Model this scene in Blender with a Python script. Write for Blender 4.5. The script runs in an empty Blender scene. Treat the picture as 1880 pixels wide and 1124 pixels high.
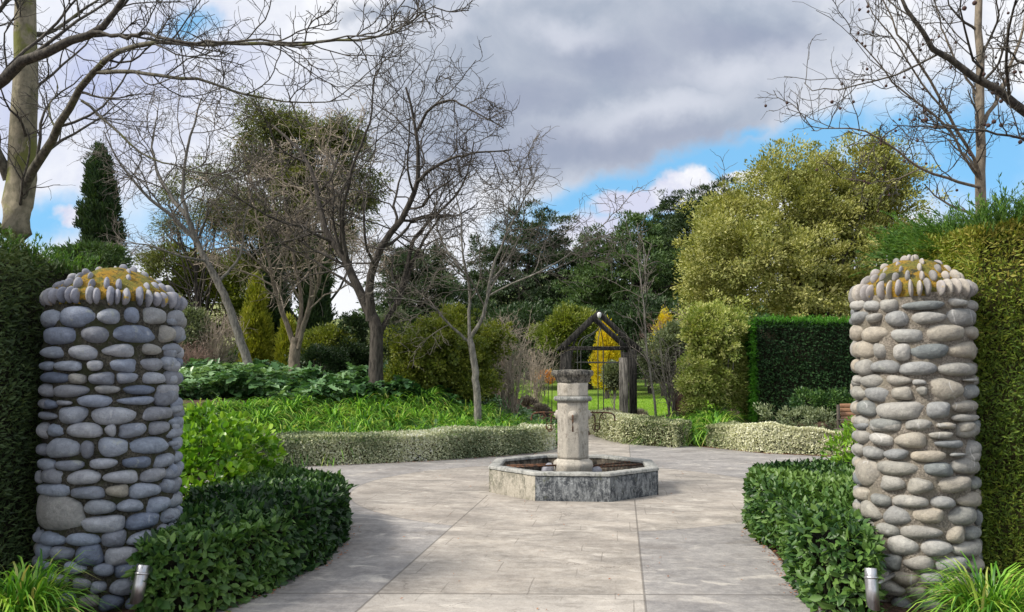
import bpy, math
import numpy as np
rad = math.radians
C = bpy.context.scene.collection
S = bpy.context.scene

# ------------------------------------------------------------------ camera, sky, sun, exposure
F_PX = 1400.0; CX = 940.0; CY = 630.0; EYE = 1.55      # CY: principal point; the lens is shifted up a little
TH = math.atan((690 - CY) / F_PX)
cam = bpy.data.cameras.new('camera'); cam_o = bpy.data.objects.new('camera', cam); C.objects.link(cam_o)
cam.sensor_width = 36; cam.lens = F_PX / 1880 * 36; cam.clip_end = 3000; cam.clip_start = 0.05; cam.shift_y = (CY - 562) / 1880
cam_o.location = (0, 0, EYE); cam_o.rotation_euler = (rad(90) + TH, 0, 0)
S.camera = cam_o
S.view_settings.view_transform = 'Standard'; S.view_settings.look = 'None'
S.view_settings.exposure = 0.28; S.view_settings.gamma = 1
S.cycles.max_bounces = 6; S.cycles.diffuse_bounces = 3; S.cycles.transmission_bounces = 4; S.cycles.transparent_max_bounces = 4

SUN_EL, SUN_AZ = rad(43), rad(-110)      # azimuth from +Y towards +X; negative = from the picture's left
sd = bpy.data.lights.new('sun', 'SUN'); sd.energy = 4.6; sd.angle = rad(14); sd.color = (1.0, 0.93, 0.82)
so = bpy.data.objects.new('sun', sd); C.objects.link(so)
sdir = np.array([math.sin(SUN_AZ) * math.cos(SUN_EL), math.cos(SUN_AZ) * math.cos(SUN_EL), math.sin(SUN_EL)])
from mathutils import Vector
so.rotation_euler = Vector(tuple(sdir)).to_track_quat('Z', 'Y').to_euler(); so.location = (-20, 0, 30)

def ray(px, py):
    a = (px - CX) / F_PX; b = (CY - py) / F_PX
    return np.array([a, math.cos(TH) - b * math.sin(TH), math.sin(TH) + b * math.cos(TH)])
def at(px, py, Y):
    d = ray(px, py); return d * (Y / d[1]) + np.array([0, 0, EYE])
def gp(px, py, z=0.0):
    d = ray(px, py); return d * ((z - EYE) / d[2]) + np.array([0, 0, EYE])

class NT:
    def __init__(s, tree): s.t = tree; s.n = tree.nodes; s.l = tree.links
    def node(s, typ, **kw):
        n = s.n.new(typ)
        for k, v in kw.items():
            if k.startswith('i_'):
                key = k[2:]; key = int(key) if key.isdigit() else key
                if hasattr(v, 'is_linked') or isinstance(v, bpy.types.NodeSocket): s.l.new(v, n.inputs[key])
                else: n.inputs[key].default_value = v
            else: setattr(n, k, v)
        return n
    def math(s, op, a, b=None, clamp=False):
        n = s.n.new('ShaderNodeMath'); n.operation = op; n.use_clamp = clamp
        for i, v in enumerate((a, b)):
            if v is None: continue
            if isinstance(v, bpy.types.NodeSocket): s.l.new(v, n.inputs[i])
            else: n.inputs[i].default_value = v
        return n.outputs[0]
    def vmath(s, op, a, b=None, out=0):
        n = s.n.new('ShaderNodeVectorMath'); n.operation = op
        for i, v in enumerate((a, b)):
            if v is None: continue
            if isinstance(v, bpy.types.NodeSocket): s.l.new(v, n.inputs[i])
            else: n.inputs[i].default_value = v
        return n.outputs[out]
    def mix(s, fac, a, b, mode='MIX'):
        n = s.n.new('ShaderNodeMix'); n.data_type = 'RGBA'; n.blend_type = mode
        for i, v in ((0, fac), (6, a), (7, b)):
            if isinstance(v, bpy.types.NodeSocket): s.l.new(v, n.inputs[i])
            elif i == 0: n.inputs[i].default_value = v
            else: n.inputs[i].default_value = (*v, 1) if len(v) == 3 else v
        return n.outputs[2]
    def ramp(s, fac, stops, interp='LINEAR'):
        n = s.n.new('ShaderNodeValToRGB'); n.color_ramp.interpolation = interp
        e = n.color_ramp.elements
        while len(e) < len(stops): e.new(0.5)
        for k, (p, c) in enumerate(stops):
            e[k].position = p; e[k].color = (*c, 1) if len(c) == 3 else c
        s.l.new(fac, n.inputs[0]); return n.outputs[0]
    def smooth(s, v, lo, hi, a=0.0, b=1.0):
        n = s.n.new('ShaderNodeMapRange'); n.interpolation_type = 'SMOOTHSTEP'
        s.l.new(v, n.inputs[0])
        for i, x in enumerate((lo, hi, a, b)): n.inputs[i + 1].default_value = x
        return n.outputs[0]
    def noise(s, vec, scale, detail=4, rough=0.55, dist=0.0, out=0):
        n = s.n.new('ShaderNodeTexNoise'); n.inputs['Scale'].default_value = scale; n.inputs['Detail'].default_value = detail
        n.inputs['Roughness'].default_value = rough; n.inputs['Distortion'].default_value = dist
        if vec is not None: s.l.new(vec, n.inputs['Vector'])
        return n.outputs[out]

def build_world():
    w = bpy.data.worlds.new('World'); S.world = w; w.use_nodes = True
    T = NT(w.node_tree); T.n.clear()
    out = T.node('ShaderNodeOutputWorld'); bg = T.node('ShaderNodeBackground'); bg.inputs[1].default_value = 0.085
    sky = T.node('ShaderNodeTexSky', sky_type='NISHITA', sun_disc=False)
    sky.sun_elevation = SUN_EL; sky.sun_rotation = SUN_AZ
    blue = T.mix(1.0, sky.outputs[0], (1.15, 1.55, 2.05), 'MULTIPLY')
    blue = T.mix(0.75, blue, (2.4, 5.9, 9.0))
    g = T.node('ShaderNodeTexCoord').outputs['Generated']
    sep = T.node('ShaderNodeSeparateXYZ'); T.l.new(g, sep.inputs[0])
    y = T.math('MAXIMUM', sep.outputs[1], 0.06)
    u = T.math('DIVIDE', sep.outputs[0], y); v = T.math('DIVIDE', sep.outputs[2], y)
    cb = T.node('ShaderNodeCombineXYZ'); T.l.new(u, cb.inputs[0]); T.l.new(v, cb.inputs[1])
    uv = cb.outputs[0]
    nz = T.noise(uv, 5.0, 5, 0.6, out=1)
    off = T.vmath('MULTIPLY', T.vmath('SUBTRACT', nz, (0.5, 0.5, 0.5)), (0.17, 0.10, 0.0))
    nz2 = T.noise(uv, 19.0, 5, 0.6, out=1)
    off2 = T.vmath('MULTIPLY', T.vmath('SUBTRACT', nz2, (0.5, 0.5, 0.5)), (0.05, 0.035, 0.0))
    uvd = T.vmath('ADD', T.vmath('ADD', uv, off), off2)
    def blob(px, py, rx, ry, rot=0, soft=0.6):
        d = at(px, py, 1.0); c = (d[0], d[2] - EYE, 0)
        m = T.node('ShaderNodeMapping', vector_type='TEXTURE')
        m.inputs['Location'].default_value = c; m.inputs['Rotation'].default_value = (0, 0, rad(rot))
        m.inputs['Scale'].default_value = (rx / F_PX, ry / F_PX, 1)
        T.l.new(uvd, m.inputs[0])
        return T.smooth(T.vmath('LENGTH', m.outputs[0], out=1), 1 - soft, 1 + soft * .6, 1, 0)
    ny = T.smooth(sep.outputs[1], 0.05, 0.25)        # the shaped clouds stand in the northern sky only
    holes = None
    for b in [(345, 42, 44, 30, 0, 1.0), (1250, 335, 360, 62, 16, .4), (1110, 425, 170, 85, 8, .5), (1500, 262, 200, 60, 18, .6), (1790, 290, 200, 130, -12, .6), (1640, 245, 60, 50, 0, .8),
              (85, 400, 100, 48, 5, .8), (340, 425, 170, 50, -4, 1.0), (1385, 240, 60, 18, 15, 1.0), (1660, 330, 140, 60, 0, .6)]:
        h = blob(*b); holes = h if holes is None else T.math('MAXIMUM', holes, h)
    puffs = None
    for b in [(1235, 358, 62, 50, 0, .25), (1175, 378, 75, 32, 5, .3), (1300, 370, 70, 26, 5, .3), (1090, 440, 95, 50, 5, .45), (1375, 322, 60, 17, 15, .4), (130, 398, 30, 24, 0, .5),
              (1180, 470, 120, 30, 0, .5)]:
        h = blob(*b); puffs = h if puffs is None else T.math('MAXIMUM', puffs, h)
    fine = T.noise(uv, 7.0, 7, 0.62, .3)
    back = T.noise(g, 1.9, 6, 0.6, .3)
    hol = T.math('MULTIPLY', holes, ny)
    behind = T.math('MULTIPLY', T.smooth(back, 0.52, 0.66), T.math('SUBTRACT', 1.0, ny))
    cover = T.math('SUBTRACT', T.math('SUBTRACT', 1.0, hol), behind, True)
    cover = T.math('MAXIMUM', cover, T.math('MULTIPLY', puffs, ny))
    cover = T.math('MULTIPLY', cover, 0.96)
    grey = None
    for b in [(1080, 150, 480, 215, 4, .45), (1180, 60, 420, 130, 0, .5), (860, 230, 230, 130, 0, .6), (740, 15, 110, 22, 0, .7)]:
        h = blob(*b); grey = h if grey is None else T.math('MAXIMUM', grey, h)
    lights = None
    for b in [(1450, 95, 60, 40, 0, .9), (1505, 155, 80, 50, 20, .9), (1345, 130, 130, 36, 0, 1.0), (800, 55, 60, 34, 0, .9), (1190, 200, 220, 34, 12, 1.0), (1040, 60, 90, 30, 0, 1.0)]:
        h = blob(*b); lights = h if lights is None else T.math('MAXIMUM', lights, h)
    dark2 = None
    for b in [(1080, 270, 420, 50, 3, .8), (1130, 110, 150, 55, 0, .9), (1350, 60, 150, 45, 0, .9), (950, 190, 130, 45, 10, .9)]:
        h = blob(*b); dark2 = h if dark2 is None else T.math('MAXIMUM', dark2, h)
    lav = blob(170, 150, 300, 190, 0, .9)
    lav2 = blob(560, 200, 420, 200, 0, .8)
    white = T.mix(T.smooth(fine, 0.35, 0.65), (7.9, 8.1, 8.9), (10.0, 10.0, 10.2))
    lavc = T.mix(T.smooth(fine, 0.35, 0.7), (5.2, 5.7, 8.2), (7.6, 7.9, 9.0))
    greyc = T.mix(T.smooth(fine, 0.3, 0.7), (3.8, 4.3, 5.3), (5.1, 5.45, 6.3))
    cl = T.mix(T.math('MULTIPLY', T.math('MULTIPLY', T.math('MAXIMUM', lav, T.math('MULTIPLY', lav2, .2)), .9), ny), white, lavc)
    back_fill = T.mix(T.smooth(back, 0.32, 0.42), (6.0, 6.1, 6.9), (11.2, 11.2, 11.5))  # unseen clouds behind the camera, brightened as added fill light
    cl = T.mix(ny, back_fill, cl)
    gm = T.math('MULTIPLY', grey, ny)
    cl = T.mix(gm, cl, greyc)
    cl = T.mix(T.math('MULTIPLY', T.math('MULTIPLY', lights, .85), gm), cl, (7.0, 7.2, 8.0))
    cl = T.mix(T.math('MULTIPLY', T.math('MULTIPLY', dark2, .45), gm), cl, (2.75, 3.0, 4.3))
    cl = T.mix(T.math('MULTIPLY', puffs, ny), cl, T.mix(T.smooth(fine, 0.4, 0.62), (6.9, 7.0, 8.6), (10.3, 10.2, 10.2)))
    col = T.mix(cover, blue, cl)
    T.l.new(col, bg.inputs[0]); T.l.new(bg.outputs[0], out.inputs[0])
build_world()

# ------------------------------------------------------------------ helpers
rng = np.random.default_rng(7)
ORI = {}
def unit(v): return v / np.maximum(np.linalg.norm(v, axis=-1, keepdims=True), 1e-9)
def tag(o, label=None, cat=None, group=None, kind=None):
    if label: o['label'] = label
    if cat: o['category'] = cat
    if group: o['group'] = group
    if kind: o['kind'] = kind
    return o
def thing(name, label, cat, loc=(0, 0, 0), group=None):
    o = bpy.data.objects.new(name, None); o.empty_display_size = .2; C.objects.link(o); o.location = tuple(loc)
    ORI[o.name] = np.array(loc, float); return tag(o, label, cat, group)
def part(name, vf, mat, parent=None, loc=None, smooth=False, attr=None, label=None):
    """vf = (V, F) or (V, F, attr); F: (n,3) or (n,4) array or a list of such arrays"""
    V, F = vf[0], vf[1]
    if len(vf) > 2: attr = vf[2]
    if not isinstance(F, list): F = [F]
    F = [np.asarray(f) for f in F if len(f)]
    base = ORI[parent.name] if parent is not None else (np.array(loc, float) if loc is not None else np.zeros(3))
    V = np.asarray(V, float) - base
    me = bpy.data.meshes.new(name)
    me.vertices.add(len(V)); me.vertices.foreach_set('co', V.astype(np.float32).ravel())
    nl = sum(f.size for f in F); nf = sum(len(f) for f in F)
    me.loops.add(nl); me.loops.foreach_set('vertex_index', np.concatenate([f.ravel() for f in F]).astype(np.int32))
    tot = np.concatenate([np.full(len(f), f.shape[1]) for f in F]); st = np.concatenate([[0], np.cumsum(tot)[:-1]])
    me.polygons.add(nf); me.polygons.foreach_set('loop_start', st.astype(np.int32)); me.polygons.foreach_set('loop_total', tot.astype(np.int32))
    if smooth: me.polygons.foreach_set('use_smooth', np.ones(nf, bool))
    me.update(calc_edges=True)
    if attr is not None:
        a = me.attributes.new('v', 'FLOAT', 'POINT'); a.data.foreach_set('value', np.asarray(attr, np.float32))
    me.materials.append(mat)
    o = bpy.data.objects.new(name, me); C.objects.link(o)
    if parent is not None: o.parent = parent; ORI[o.name] = base
    else: o.location = tuple(base); ORI[o.name] = base
    if label: o['label'] = label
    return o
def join(lst):
    Vs, Fs, As, n = [], [], [], 0
    for it in lst:
        V, F = it[0], it[1]
        Fl = F if isinstance(F, list) else [F]
        for f in Fl: Fs.append(np.asarray(f) + n)
        Vs.append(V); As.append(it[2] if len(it) > 2 else np.zeros(len(V))); n += len(V)
    by = {}
    for f in Fs: by.setdefault(f.shape[1], []).append(f)
    return np.concatenate(Vs), [np.concatenate(v) for v in by.values()], np.concatenate(As)

def box(c, s, rot=0.0, taper=1.0, bev=0.008, axis=None):
    """bevelled box: centre, full size, rotation about z"""
    x, y, z = np.array(s) / 2; b = min(bev, x * .4, y * .4, z * .4)
    V = []
    for (zz, k) in ((-z, 1), (-z + b, 0), (z - b, 0), (z, 1)):
        t = taper if zz > 0 else 1.0
        for sx, sy in ((-1, -1), (1, -1), (1, 1), (-1, 1)):
            for q in (0, 1):
                e = b * (1 + k)
                if (q == 0) == (sx * sy > 0): V.append([sx * (x - e * .999) * t, sy * (y - b * k) * t, zz])
                else: V.append([sx * (x - b * k) * t, sy * (y - e * .999) * t, zz])
    # reorder ring: each corner contributes two points, orient consistently
    V = np.array(V)
    for r in range(4):
        seg = V[r * 8:(r + 1) * 8]; a = np.arctan2(seg[:, 1] / y, seg[:, 0] / x); V[r * 8:(r + 1) * 8] = seg[np.argsort(a)]
    F = []
    for r in range(3):
        for i in range(8): j = (i + 1) % 8; F.append([r * 8 + i, r * 8 + j, (r + 1) * 8 + j, (r + 1) * 8 + i])
    F = [np.array(F), np.array([list(range(7, -1, -1)), list(range(24, 32))])]
    if axis is not None:      # local z runs along axis
        az = unit(np.array(axis, float)); ax = np.cross([0, 0, 1.0], az) if abs(az[2]) < .95 else np.array([1.0, 0, 0])
        ax = unit(ax - az * (ax @ az)); ay = np.cross(az, ax)
        V = V[:, :1] * ax + V[:, 1:2] * ay + V[:, 2:] * az
    cr, sr = math.cos(rot), math.sin(rot)
    V = np.stack([V[:, 0] * cr - V[:, 1] * sr, V[:, 0] * sr + V[:, 1] * cr, V[:, 2]], 1)
    return V + np.array(c, float), F, np.full(len(V), rng.random())
def beam(a, b, w, d, bev=.008):
    a, b = np.array(a, float), np.array(b, float)
    return box((a + b) / 2, (w, d, np.linalg.norm(b - a)), axis=b - a, bev=bev)
def tubes(P, R, k=4, caps=False):
    """P (N,n,3) polylines, R (N,n) radii"""
    P = np.asarray(P, float); R = np.asarray(R, float)
    if P.ndim == 2: P = P[None]; R = R[None]
    N, n, _ = P.shape
    T = np.empty_like(P); T[:, 1:-1] = P[:, 2:] - P[:, :-2]; T[:, 0] = P[:, 1] - P[:, 0]; T[:, -1] = P[:, -1] - P[:, -2]
    T = unit(T); ref = np.where(np.abs(T[:, :1, 2:]) > .9, np.array([1.0, 0, 0]), np.array([0, 0, 1.0]))
    A = unit(np.cross(T, np.broadcast_to(ref, T.shape))); B = np.cross(T, A)
    an = np.arange(k) / k * 2 * np.pi
    V = P[:, :, None] + R[:, :, None, None] * (A[:, :, None] * np.cos(an)[:, None] + B[:, :, None] * np.sin(an)[:, None])
    i = np.arange(N)[:, None, None] * n * k + np.arange(n - 1)[None, :, None] * k
    a = np.arange(k)[None, None]; b = (a + 1) % k
    F = np.stack([i + a, i + b, i + k + b, i + k + a], -1).reshape(-1, 4)
    Fl = [F]
    if caps and k > 2:
        s = np.arange(N)[:, None] * n * k
        Fl.append(np.concatenate([s + np.arange(k)[::-1], s + (n - 1) * k + np.arange(k)]))
    att = np.repeat(rng.random(N), n * k)
    return V.reshape(-1, 3), Fl, att
def lathe(prof, k=24, c=(0, 0, 0), ph=0.0, caps=True):
    """prof: [(r,z)...]"""
    prof = np.array(prof, float); n = len(prof); an = np.arange(k) / k * 2 * np.pi + ph
    V = np.stack([prof[:, 0][:, None] * np.cos(an), prof[:, 0][:, None] * np.sin(an), np.repeat(prof[:, 1][:, None], k, 1)], -1).reshape(-1, 3)
    i = np.arange(n - 1)[:, None] * k; a = np.arange(k)[None]; b = (a + 1) % k
    F = [np.stack([i + a, i + b, i + k + b, i + k + a], -1).reshape(-1, 4)]
    if caps: F.append(np.array([list(range(k - 1, -1, -1)), list(range((n - 1) * k, n * k))]))
    return V + np.array(c, float), F, np.zeros(len(V))
def smoothpath(pts, n=14):
    """Catmull-Rom through pts (m,d) resampled to n"""
    p = np.array(pts, float); m = len(p)
    if m == 2: t = np.linspace(0, 1, n)[:, None]; return p[0] * (1 - t) + p[1] * t
    q = np.concatenate([[2 * p[0] - p[1]], p, [2 * p[-1] - p[-2]]]); t = np.linspace(0, m - 1 - 1e-6, n); i = t.astype(int); f = (t - i)[:, None]
    a, b, c, d = q[i], q[i + 1], q[i + 2], q[i + 3]
    return .5 * (2 * b + (c - a) * f + (2 * a - 5 * b + 4 * c - d) * f ** 2 + (3 * b - 3 * c + d - a) * f ** 3)
def snoise(P, freq, seed=0):
    """cheap smooth noise, about -1..1"""
    r = np.random.default_rng(seed); s = 0
    for o in range(3):
        for _ in range(4):
            d = unit(r.normal(size=3)) * freq * (1.9 ** o); s = s + np.sin(P @ d + r.random() * 6.28) * (.5 ** o) / 2.4
    return s

TPL = {
 'kite': (np.array([[0, 0, 0], [.5, .45, .10], [0, 1, 0], [-.5, .45, .10]]), np.array([[0, 1, 2], [0, 2, 3]])),
 'oval': (np.array([[0, 0, 0], [.38, .25, .07], [.46, .6, .08], [0, 1, -.06], [-.46, .6, .08], [-.38, .25, .07], [0, .5, -.03]]),
          np.array([[0, 1, 6], [1, 2, 6], [2, 3, 6], [3, 4, 6], [4, 5, 6], [5, 0, 6]])),
 'round': (np.array([[0, 0, 0], [.5, .3, .06], [.52, .68, .08], [.2, .97, .02], [-.2, .97, .02], [-.52, .68, .08], [-.5, .3, .06], [0, .55, -.04]]),
          np.array([[0, 1, 7], [1, 2, 7], [2, 3, 7], [3, 4, 7], [4, 5, 7], [5, 6, 7], [6, 0, 7]])),
 'lobed': (np.array([[0, 0, 0], [.5, .1, .05], [.28, .32, 0], [.6, .45, .08], [.26, .58, 0], [.42, .8, .05], [0, 1.05, -.08], [-.42, .8, .05], [-.26, .58, 0], [-.6, .45, .08], [-.28, .32, 0], [-.5, .1, .05], [0, .5, -.04]]),
          np.array([[i, (i + 1) % 12, 12] for i in range(12)])),
}
def leaves(P, D, N, size, w=.45, tpl='kite', att=None, wj=.2):
    """leaf cards: position, long direction, approximate normal"""
    n = len(P); D = unit(D); N = unit(N - D * np.sum(N * D, -1, keepdims=True) + 1e-6); X = np.cross(D, N)
    tv, tf = TPL[tpl]; s = (np.ones(n) * size)[:, None, None]
    ww = w * (1 + wj * rng.normal(size=(n, 1, 1)))
    V = P[:, None] + s * (X[:, None] * tv[None, :, :1] * ww + D[:, None] * tv[None, :, 1:2] + N[:, None] * tv[None, :, 2:3])
    F = (np.arange(n)[:, None, None] * len(tv) + tf[None]).reshape(-1, 3)
    if att is None: att = rng.random(n)
    return V.reshape(-1, 3), F, np.repeat(att, len(tv))
def rnd(n): return unit(rng.normal(size=(n, 3)))

def clumps_on(ells, k, inset=.12, bottom=-.75, rag=.2, gap=.35):
    """points near the surface of a union of ellipsoids [(c, r)]"""
    A = np.array([(r[0] * r[1] + r[0] * r[2] + r[1] * r[2]) for c, r in ells]); out = []
    for (c, r), a in zip(ells, A):
        m = max(3, int(k * a / A.sum())); q = rnd(m * 2); q = q[q[:, 2] > bottom][:m]
        rr = 1 - inset * np.abs(rng.normal(size=(len(q), 1))) * 1.3
        rr *= 1 + rag * snoise(q * 3 + np.array(c), 1.3, int(abs(c[0]) * 7))[:, None] + rag * .5 * np.abs(rng.normal(size=(len(q), 1))) * (rng.random((len(q), 1)) < .3)
        p = np.array(c) + q * rr * np.array(r)
        inside = np.zeros(len(p), bool)
        for c2, r2 in ells:
            if c2 is c: continue
            inside |= np.linalg.norm((p - np.array(c2)) / np.array(r2), axis=1) < .72
        R_m = float(np.mean(r)); inside |= snoise(p, 3.2 / R_m ** .6, 31) < -gap - .25
        out.append(np.concatenate([p[~inside], unit(q[~inside] / np.array(r))], 1))
    o = np.concatenate(out); return o[:, :3], o[:, 3:]
def crown(ells, k, per, cr, size, w=.45, tpl='kite', up=.3, droop=0.0, inset=.12, bottom=-.75, flat=.8, attclump=.55, outw=.7, rag=.2, gap=.35):
    Cn, Nn = clumps_on(ells, k, inset, bottom, rag, gap); n = len(Cn)
    c = np.repeat(Cn, per, 0); nn = np.repeat(Nn, per, 0); q = rnd(n * per)
    rad_ = rng.random((n * per, 1)) ** .45 * cr * np.repeat(rng.uniform(.45, 1.35, (n, 1)), per, 0)
    P = c + q * rad_ * np.array([1, 1, flat])
    D = q * outw + nn * .5 + rnd(n * per) * .6 + np.array([0, 0, up - droop])
    Nm = nn * .8 + np.array([0, 0, .7]) + rnd(n * per) * .6
    att = np.clip(np.repeat(rng.random(n), per) * attclump + rng.random(n * per) * (1 - attclump), 0, 1)
    return leaves(P, D, Nm, size * rng.uniform(.7, 1.3, n * per), w, tpl, att), Cn

def grow(st, d, L, r0, r1, n=6, wig=.25, up=.05, zig=0.0):
    N = len(st); P = np.empty((N, n, 3)); P[:, 0] = st; d = unit(d); L = (np.ones(N) * L)[:, None]
    for i in range(1, n):
        d = unit(d + wig * rng.normal(size=(N, 3)) + np.array([0, 0, up]))
        P[:, i] = P[:, i - 1] + d * L / (n - 1)
    t = np.linspace(0, 1, n)[None]
    R = (np.ones(N) * r0)[:, None] * (1 - t) + (np.ones(N) * r1)[:, None] * t
    return P, R
def spawn(P, R, per, t0=.25, ang=(35, 65), ratio=(.4, .7), rr=.6, rmin=.004, flatten=1.0, lenpow=.5, Lref=None, planar=None):
    N, n, _ = P.shape; L = np.linalg.norm(np.diff(P, axis=1), axis=2).sum(1) if Lref is None else Lref
    idx = np.repeat(np.arange(N), per); m = len(idx)
    t = t0 + (1 - t0) * ((np.tile(np.arange(per), N) + rng.random(m)) / per); t = np.clip(t, 0, .999)
    f = t * (n - 1); i = f.astype(int); f = (f - i)[:, None]
    p = P[idx, i] * (1 - f) + P[idx, i + 1] * f; T = unit(P[idx, i + 1] - P[idx, i])
    r = R[idx, i] * (1 - f[:, 0]) + R[idx, i + 1] * f[:, 0]
    q = rnd(m)
    if planar is not None: q = q * np.array(planar)
    q = unit(q - T * np.sum(q * T, 1, keepdims=True))
    a = np.radians(rng.uniform(ang[0], ang[1], m))[:, None]
    D = T * np.cos(a) + q * np.sin(a); D[:, 2] *= flatten
    Ln = L[idx] * rng.uniform(ratio[0], ratio[1], m) * (1 - t * .55) ** lenpow
    return p, D, Ln, np.maximum(r * rr, rmin)

# ------------------------------------------------------------------ materials
MATS = {}
def material(name):
    m = bpy.data.materials.new(name); m.use_nodes = True; T = NT(m.node_tree); T.n.clear()
    out = T.node('ShaderNodeOutputMaterial'); return m, T, out
def leafmat(name, cols, rough=.5, transl=.28, spec=.4, tint=(1.15, 1.2, .5), gain=1.35):
    m, T, out = material(name)
    a = T.node('ShaderNodeAttribute', attribute_name='v').outputs['Fac']
    cols = [tuple(min(.7, gain * q) for q in c) for c in cols]; stops = [(i / max(1, len(cols) - 1), c) for i, c in enumerate(cols)]
    col = T.ramp(a, stops)
    p = T.node('ShaderNodeBsdfPrincipled'); T.l.new(col, p.inputs['Base Color']); p.inputs['Roughness'].default_value = rough
    p.inputs['Specular IOR Level'].default_value = spec
    tr = T.node('ShaderNodeBsdfTranslucent'); T.l.new(T.mix(1.0, col, tint, 'MULTIPLY'), tr.inputs[0])
    mx = T.node('ShaderNodeMixShader'); mx.inputs[0].default_value = transl
    T.l.new(p.outputs[0], mx.inputs[1]); T.l.new(tr.outputs[0], mx.inputs[2]); T.l.new(mx.outputs[0], out.inputs[0])
    return m
def surfmat(name, fn, rough=.85, bump=None, bstr=.4, bdist=.01, spec=.3, metal=0.0, coord='Object'):
    m, T, out = material(name); p = T.node('ShaderNodeBsdfPrincipled'); T.l.new(p.outputs[0], out.inputs[0])
    o = T.node('ShaderNodeTexCoord').outputs[coord]
    a = T.node('ShaderNodeAttribute', attribute_name='v').outputs['Fac']
    c = fn(T, o, a)
    if isinstance(c, tuple) and len(c) == 2: c, rg = c; T.l.new(rg, p.inputs['Roughness'])
    else: p.inputs['Roughness'].default_value = rough
    T.l.new(c, p.inputs['Base Color']); p.inputs['Specular IOR Level'].default_value = spec; p.inputs['Metallic'].default_value = metal
    if bump:
        b = T.node('ShaderNodeBump'); b.inputs['Strength'].default_value = bstr; b.inputs['Distance'].default_value = bdist
        T.l.new(bump(T, o), b.inputs['Height']); T.l.new(b.outputs[0], p.inputs['Normal'])
    return m
def barkmat(name, c0, c1, moss=None, scale=14, stretch=.25, mossamt=.5, rough=.9):
    def fn(T, o, a):
        mp = T.node('ShaderNodeMapping'); mp.inputs['Scale'].default_value = (1, 1, stretch); T.l.new(o, mp.inputs[0])
        n = T.noise(mp.outputs[0], scale, 5, .65); c = T.mix(T.smooth(n, .35, .65), c0, c1)
        if moss:
            n2 = T.noise(o, scale * .22, 4, .6); c = T.mix(T.smooth(n2, 1 - mossamt, 1.12 - mossamt), c, moss)
        return c
    def bp(T, o):
        mp = T.node('ShaderNodeMapping'); mp.inputs['Scale'].default_value = (1, 1, stretch); T.l.new(o, mp.inputs[0])
        return T.noise(mp.outputs[0], scale * 1.5, 5, .7)
    return surfmat(name, fn, rough, bp, .7, .02, .2)

M = {}
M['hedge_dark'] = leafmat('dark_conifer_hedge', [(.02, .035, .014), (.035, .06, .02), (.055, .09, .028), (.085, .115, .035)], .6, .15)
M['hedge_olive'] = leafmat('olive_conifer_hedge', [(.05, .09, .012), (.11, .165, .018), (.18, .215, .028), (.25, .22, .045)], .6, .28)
M['spray'] = leafmat('bright_conifer_spray', [(.025, .065, .012), (.055, .13, .02), (.12, .20, .025)], .5, .35)
M['box'] = leafmat('glossy_dark_leaf', [(.008, .024, .009), (.020, .056, .016), (.040, .095, .022), (.075, .15, .03), (.11, .19, .045)], .45, .2, .35, gain=1.15)
M['lime'] = leafmat('lime_leaf', [(.035, .10, .012), (.08, .19, .016), (.15, .28, .02), (.24, .36, .035)], .38, .3, .5)
M['varieg'] = leafmat('variegated_leaf', [(.055, .075, .035), (.20, .23, .12), (.42, .42, .27), (.60, .57, .41)], .5, .2)
M['varieg_cream'] = leafmat('cream_variegated_leaf', [(.10, .13, .07), (.29, .32, .20), (.52, .52, .38), (.72, .70, .56)], .5, .2)
M['lily'] = leafmat('strap_leaf', [(.018, .06, .01), (.06, .16, .018), (.12, .25, .028), (.20, .34, .045), (.30, .27, .10)], .4, .3, .45, gain=1.75)
M['lily_near'] = leafmat('bright_strap_leaf', [(.03, .10, .012), (.09, .22, .02), (.15, .30, .03), (.24, .38, .05), (.34, .30, .12)], .4, .3, .45)
M['acanthus'] = leafmat('broad_dark_leaf', [(.02, .06, .022), (.05, .12, .04), (.11, .20, .085), (.19, .29, .15)], .38, .2, .5)
M['olivebush'] = leafmat('olive_green_leaf', [(.045, .07, .012), (.09, .12, .018), (.15, .175, .025), (.19, .20, .035)], .5, .3)
M['yellowtree'] = leafmat('yellow_green_leaf', [(.10, .125, .028), (.21, .23, .06), (.33, .33, .105), (.45, .43, .18)], .5, .25, gain=1.12)
M['varshrub'] = leafmat('cream_edged_leaf', [(.09, .14, .025), (.19, .24, .05), (.32, .34, .11), (.42, .40, .19)], .5, .28)
M['pine'] = leafmat('pine_needles', [(.018, .035, .016), (.032, .055, .022), (.055, .085, .03)], .6, .15)
M['pinegreen'] = leafmat('green_pine_needles', [(.025, .055, .018), (.048, .088, .025), (.085, .13, .035)], .6, .2)
M['euc'] = leafmat('gum_leaf', [(.035, .05, .016), (.07, .09, .025), (.13, .145, .04), (.19, .19, .05)], .5, .25)
M['cypress'] = leafmat('cypress_leaf', [(.012, .03, .012), (.025, .052, .016), (.05, .085, .02)], .6, .15)
M['goldcyp'] = leafmat('gold_cypress_leaf', [(.10, .13, .012), (.20, .22, .02), (.30, .29, .035)], .6, .25)
M['gold'] = leafmat('golden_leaf', [(.26, .27, .02), (.50, .40, .02), (.66, .52, .035)], .5, .4, tint=(1.2, 1.0, .4))
M['amber'] = leafmat('amber_leaf', [(.35, .13, .02), (.5, .22, .03), (.3, .25, .04)], .5, .35, tint=(1.2, .9, .4))
M['greygreen'] = leafmat('grey_green_leaf', [(.09, .12, .065), (.14, .17, .09), (.20, .23, .13)], .5, .2)
M['ivory'] = leafmat('grey_silver_leaf', [(.18, .18, .15), (.28, .27, .24), (.36, .34, .30)], .6, .15)
M['deepshrub'] = leafmat('deep_shrub_leaf', [(.012, .028, .012), (.025, .05, .018), (.045, .075, .025)], .45, .15)
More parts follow.
